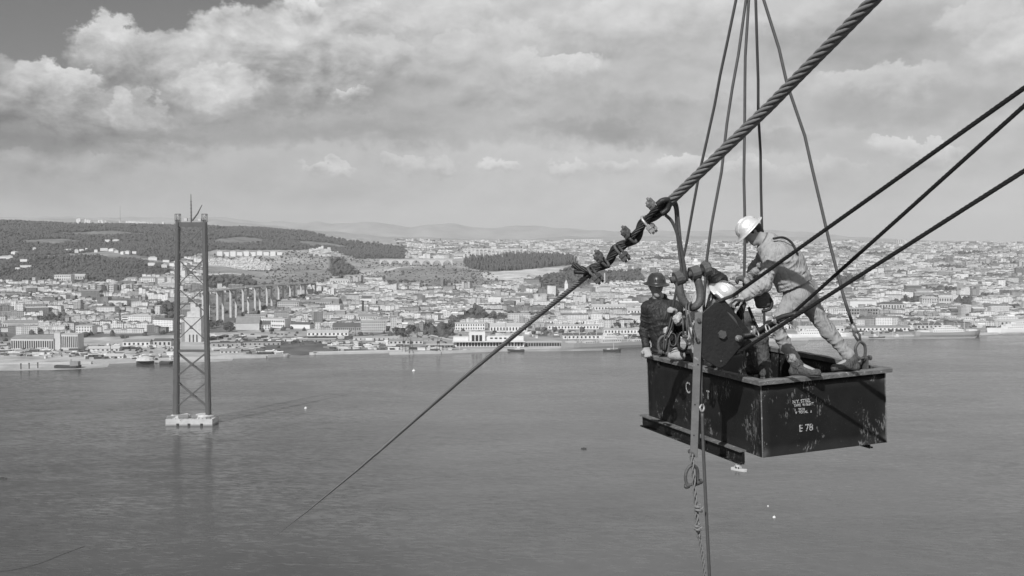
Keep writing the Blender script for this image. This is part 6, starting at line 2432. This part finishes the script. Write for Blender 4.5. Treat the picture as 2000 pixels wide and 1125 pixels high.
person('man in pale work clothes and silver helmet bending down, boots on the near rim',
       dict(pelvis=at(1562, 577, 11.86), hipL=at(1556, 584, 11.76), hipR=at(1572, 580, 11.97), chest=at(1535, 513, 11.88), neck=at(1499, 474, 11.90), head=at(1469, 455, 11.90),
            shL=at(1510, 500, 11.70), shR=at(1506, 486, 12.08), elL=at(1491, 556, 11.58), wrL=at(1452, 581, 11.56), elR=at(1474, 527, 12.2), wrR=at(1461, 553, 12.30),
            knL=at(1511, 634, 11.66), anL=aF, toeL=Vector(fa) + Vector((.15, -.07, .038)), heelL=Vector(fa) + Vector((-.075, .04, .042)),
            knR=at(1617, 646, 11.92), anR=aR, toeR=Vector(fb) + Vector((-.17, -.03, .038)), heelR=Vector(fb) + Vector((.07, .02, .042))),
       (-.68, -.10, -.73), (-.73, 0, .68),
       dict(jacket=M_JACK_P, trousers=M_TROU_P, boots=M_BOOT, helmet=M_HELM_S, collar=M_COLLAR),
       dict(L=((-.85, -.1, -.35), (.3, .3, -.9), (.5, .8, .7), 1, None), R=((-.55, .1, .45), (-.6, .3, -.4), (.9, 1.0, .8), -1, M_GLOVE)),
       helmet=dict(z=.05), extras=bent_extras, bulk=.035, fold=(.019, .11), hem_at=.30, seed=3)


# --- the upright man at the far end
def upright_extras(body, P, O, H, fr):
    r, f, u = fr
    F_ = Field(np.array(P['chest']) - .3, np.array(P['chest']) + .3, .0095)
    F_.cone(P['neck'] + f * .085 - u * .03, P['chest'].lerp(P['pelvis'], .50) + f * .150, .052, .062, .03, (f, .6))
    F_.folds(.008, 4)
    link('shirt', F_.mesh('shirt'), body, M_SHIRT)
    F_ = Field(np.array(P['neck']) - .25, np.array(P['neck']) + .25, .0085)
    F_.cone(P['neck'] + r * .06 + u * .03 - f * .02, P['neck'] + r * .10 + u * .01 - f * .06, .035, .028, .02)
    F_.cone(P['neck'] - r * .07 + u * .01 - f * .02, P['neck'] - r * .11 - u * .01 - f * .05, .032, .016, .02)
    link('scarf', F_.mesh('scarf'), body, M_STRAP)
    b = P['pelvis'].lerp(P['chest'], .10)
    MB().tube([b + (r * math.cos(k / 16 * 6.2832) * .19 + f * math.sin(k / 16 * 6.2832) * .165) for k in range(17)], .022, 8).build('tool_belt', M_STRAP, body, True)
    MB().box(b + f * .19 + r * .02 - u * .03, (.07, .04, .06), .3).build('buckle', M_BRIGHT, body, bevel=.008)
    for q in (-.1, .12):
        F_ = Field(np.array(b) - .35, np.array(b) + .35, .009)
        F_.cone(b + f * .15 + r * q - u * .05, b + f * .15 + r * q - u * .15, .05, .055, .02, (f, .6))
        link('tool_pouch', F_.mesh('tool_pouch'), body, M_JACK_D)


pz = SK(.42, 2.15, -SK_H + .03)
Dm = pz.y
person('upright man in dark jacket and dark helmet at the far end of the skip', 
       dict(pelvis=at(1303, 690, 13.86), hipL=at(1311, 698, 13.86), hipR=at(1295, 698, 13.88), chest=at(1295, 618, 13.87), neck=at(1289, 588, 13.88), head=at(1282, 561, 13.82),
            shL=at(1321, 601, 13.85), shR=at(1264, 601, 13.87), elL=at(1337, 648, 13.75), wrL=at(1322, 618, 13.52), elR=at(1258, 648, 13.92), wrR=at(1263, 680, 13.80),
            knL=at(1326, 764, 13.80), anL=at(1330, 818, 13.85), knR=at(1308, 764, 13.85), anR=at(1310, 818, 13.88)),
       (.18, -.96, -.12), (0, -.05, 1),
       dict(jacket=M_JACK_D, trousers=M_TROU_D, boots=M_BOOT, helmet=M_HELM_D),
       dict(L=((-.35, -.35, .85), (-.75, -.3, -.3), (.7, .9, .8), -1, M_GLOVE_P), R=((.1, -.55, -.8), (-.1, -.8, .5), (.5, .5, .4), 1, M_GLOVE_P)),
       helmet=dict(z=.045, badge=.0), extras=upright_extras, fold=(.013, .11), seed=9)


# --- the man crouching behind the block
person('man crouching behind the black block with his pale badged helmet lowered',
       dict(pelvis=at(1408, 672, 12.05), hipL=at(1404, 676, 11.92), hipR=at(1416, 672, 12.18), chest=at(1404, 614, 12.14), neck=at(1408, 592, 12.1), head=at(1411, 581, 12.0),
            shL=at(1416, 606, 11.95), shR=at(1406, 600, 12.25), elL=at(1410, 648, 11.82), wrL=at(1424, 612, 11.68), elR=at(1440, 640, 12.3), wrR=at(1448, 608, 12.2),
            knL=at(1487, 664, 11.78), anL=at(1497, 738, 11.80), knR=at(1458, 622, 12.15), anR=at(1470, 705, 12.2),
            toeL=at(1520, 752, 11.76), heelL=at(1490, 752, 11.82), toeR=at(1495, 722, 12.2), heelR=at(1465, 722, 12.25)),
       (.66, -.40, -.55), (.34, -.42, .84),
       dict(jacket=M_JACK_D, trousers=M_TROU_M, boots=M_BOOT, helmet=M_HELM_S),
       dict(L=((.3, -.3, .85), (.8, .4, -.2), (.5, .7, .6), 1, M_GLOVE), R=((.3, -.2, .9), (-.8, .1, -.2), (.8, .9, .8), -1, M_GLOVE)),
       helmet=dict(z=.045, badge=-.1), fold=(.013, .11), seed=14)


# --- the man half hidden behind the great shackle
def hidden_extras(body, P, O, H, fr):
    r, f, u = fr
    for a_, b_ in (((-.07, .12, .0), (.05, .17, -.28)), ((.08, .12, .0), (-.03, .17, -.28))):
        p, q = P['neck'] + r * a_[0] + f * a_[1] * .8 + u * a_[2], P['neck'] + r * b_[0] + f * b_[1] + u * b_[2]
        MB().tube(spline([p, (p + q) / 2 + f * .04, q], 5), .016, 6).build('harness_strap', M_STRAP, body, True)
    F_ = Field(np.array(H(0, 0, 0)) - .22, np.array(H(0, 0, 0)) + .22, .0085)
    F_.cone(H(0, -.02, .065), H(0, .0, .07), .098, .096, .03, (u, .8))
    F_.cone(H(0, .08, .045), H(0, .14, .035), .06, .05, .02, (u, .22))
    link('cap', F_.mesh('cap'), body, M_JACK_D)


person('man in pale shirt half hidden behind the great shackle, dark glove raised to a sling',
       dict(pelvis=at(1378, 682, 12.75), hipL=at(1388, 688, 12.72), hipR=at(1368, 688, 12.78), chest=at(1384, 600, 12.74), neck=at(1388, 574, 12.74), head=at(1396, 553, 12.68),
            shL=at(1408, 580, 12.68), shR=at(1366, 584, 12.8), elL=at(1405, 548, 12.42), wrL=at(1388, 530, 12.40), elR=at(1350, 622, 12.6), wrR=at(1350, 652, 12.35),
            knL=at(1392, 752, 12.7), anL=at(1394, 812, 12.75), knR=at(1374, 752, 12.75), anR=at(1374, 812, 12.8)),
       (.30, -.80, -.50), (.2, -.4, .88),
       dict(jacket=M_SHIRT, trousers=M_TROU_D, boots=M_BOOT, helmet=M_HELM_S),
       dict(L=((-.30, -.05, .9), (-.9, .0, -.2), (1.0, 1.1, .8), -1, M_GLOVE), R=((-.55, -.55, -.55), (.2, -.6, .6), (.6, .9, .8), 1, M_GLOVE_P)),
       extras=hidden_extras, fold=(.012, .11), seed=21)
_m = [c for c in bpy.data.objects if c.name.startswith('jacket')][-1]
# his raised arm wears a dark sleeve over the shirt
_F = Field(np.array(at(1400, 555, 12.5)) - .35, np.array(at(1400, 555, 12.5)) + .35, .0085)
_F.cone(at(1408, 580, 12.68), at(1405, 548, 12.42), .098, .088, .03, None, (.012, .09, 1, 2))
_F.cone(at(1405, 548, 12.42), at(1391, 533, 12.40), .088, .064, .03, None, (.012, .08, 1, 3))
_s = link('sleeve', _F.mesh('sleeve'), _m.parent, M_JACK_D)
_s.location = -_m.parent.location

# --- loose gear
def soft(name, label, cat, pts, m, k=.02, h=.0085, folds=.004, group=None):
    P = [(Vector(a), Vector(b), ra, rb) for a, b, ra, rb in pts]
    O = P[0][0].copy()
    allp = np.array([list(q - O) for a, b, _, _ in P for q in (a, b)])
    rmax = max(max(ra, rb) for _, _, ra, rb in P) + .05
    F_ = Field(allp.min(0) - rmax, allp.max(0) + rmax, h)
    for a, b, ra, rb in P:
        F_.cone(a - O, b - O, ra, rb, k)
    F_.folds(folds, 5, .06)
    t = thing(name, label, cat, O)
    link('body', F_.mesh(name), t, m)
    return t, O


t, O = soft('tool_bag', 'round dark canvas tool bag hanging under the bending man', 'bag',
            [(at(1482, 582, 11.72), at(1494, 580, 11.72), .055, .058), (at(1484, 594, 11.72), at(1498, 592, 11.72), .050, .050)], mat('bag_canvas', .075, .9, .4, 10.0, .4, 50.0))
MB().tube([p - O for p in spline([at(1503, 580, 11.70), at(1508, 592, 11.68), at(1503, 604, 11.68), at(1488, 608, 11.68)], 5)], .016, 8).build('trim', M_STRAP, t, True)
MB().tube([p - O for p in spline([at(1478, 584, 11.7), at(1470, 570, 11.72), at(1490, 560, 11.75)], 5)], .008, 6).build('carry_strap', M_STRAP, t, True)
t, O = soft('rag', 'crumpled white rag hanging beside the upright man', 'rag', [(at(1321, 622, 13.40), at(1325, 628, 13.40), .048, .052), (at(1327, 614, 13.4), at(1328, 628, 13.4), .03, .036)], M_SHIRT, .02, .008, .012)
MB().tube([p - O for p in spline([at(1318, 634, 13.36), at(1326, 630, 13.34), at(1331, 622, 13.35)], 4)], .006, 6).build('tie', M_STRAP, t, True)
t, O = soft('sack', 'pale lumpy sack lying on the far part of the rim', 'sack', [(at(1312, 694, 13.2), at(1330, 696, 13.1), .05, .055), (at(1320, 686, 13.2), at(1328, 690, 13.15), .045, .05)], mat('sackcloth', .30, .95, .3, 10.0, .5, 60.0), .03, .0095, .008)
MB().tube([p - O for p in spline([at(1308, 688, 13.15), at(1318, 682, 13.1), at(1330, 682, 13.08)], 4)], .007, 6).build('tie', M_STRAP, t, True)
t = thing('hand_line', 'doubled thin cord held in the upright man\'s glove and hanging to the shackle', 'cord', at(1300, 660, 13.5))
O = at(1300, 660, 13.5)
for dx in (0, 5):
    MB().tube([p - O for p in spline([at(1313 + dx, 612, 13.5), at(1306 + dx, 640, 13.5), at(1298 + dx, 660, 13.5), at(1296 + dx * .6, 684, 13.5)], 5)], .010, 6).build('cord_leg', M_SLING, t, True)

# --- more tackle crowding the near end
def coil(name, label, cat, c, r, n, m, tube=.012, ax=(0, -1, .2), hang=1.35):
    t = thing(name, label, cat, c)
    ax = Vector(ax).normalized()
    e1 = Vector((1, 0, 0))
    e2 = ax.cross(e1).normalized()
    rr_ = random.Random(5)
    pts = []
    for k in range(n * 16 + 1):
        a = k / 16 * 2 * math.pi
        q = r * (1 + rr_.uniform(-.04, .04))
        pts.append(e1 * q * math.cos(a) * .7 + e2 * q * hang * math.sin(a) + ax * (.012 * (k / 16 - n / 2) + rr_.uniform(-.006, .006)))
    MB().tube(pts, tube, 6).build('turns', m, t, True)
    MB().tube([e2 * r * hang * .9 + ax * .05, e2 * r * hang * .98 - ax * .0, e2 * r * hang * .9 - ax * .05], tube * 1.2, 6).build('binding', m, t, True)
    return t


coil('rope_coil', 'dark coil of line hung over the rim between upright man and bar', 'rope', at(1333, 668, 12.95), .085, 5, M_ROPED)
coil('cord_coil', 'thin grey coil of cord on the belt side of the upright man', 'cord', at(1314, 664, 13.55), .06, 4, M_SLING, .008)
t = thing('turnbuckle', 'short steel turnbuckle hanging beside the great shackle', 'turnbuckle', at(1340, 640, 11.6))
O = at(1340, 640, 11.6)
for q in (-1, 1):
    MB().tube([at(1337 + q * 3.5, 622, 11.6) - O, at(1339 + q * 3.5, 655, 11.6) - O], .010, 8).build('side_rod', M_IRON, t, True)
for y_ in (620, 657):
    MB().tube([at(1333, y_, 11.6) - O, at(1343, y_, 11.6) - O], .020, 8).build('end_nut', M_IRON, t)
MB().tube([at(1337, 606, 11.6) - O, at(1338, 620, 11.6) - O], .011, 8).build('screw', M_IRON, t)
MB().tube([p - O for p in spline([at(1339, 657, 11.6), at(1341, 668, 11.6), at(1346, 674, 11.6), at(1350, 668, 11.6), at(1347, 662, 11.6)], 5)], .012, 8).build('hook', M_IRON, t, True)
t = thing('safety_strap', 'dark webbing strap hanging from the bending man down to the block', 'strap', at(1450, 640, 11.75))
O = at(1450, 640, 11.75)
for pp in ([(1446, 600, 11.75), (1450, 625, 11.72), (1452, 655, 11.72), (1449, 690, 11.75)], [(1462, 600, 11.8), (1474, 630, 11.74), (1484, 648, 11.72)]):
    MB().tube([p - O for p in spline([at(*q) for q in pp], 5)], .016, 6).build('webbing', M_STRAP, t, True)
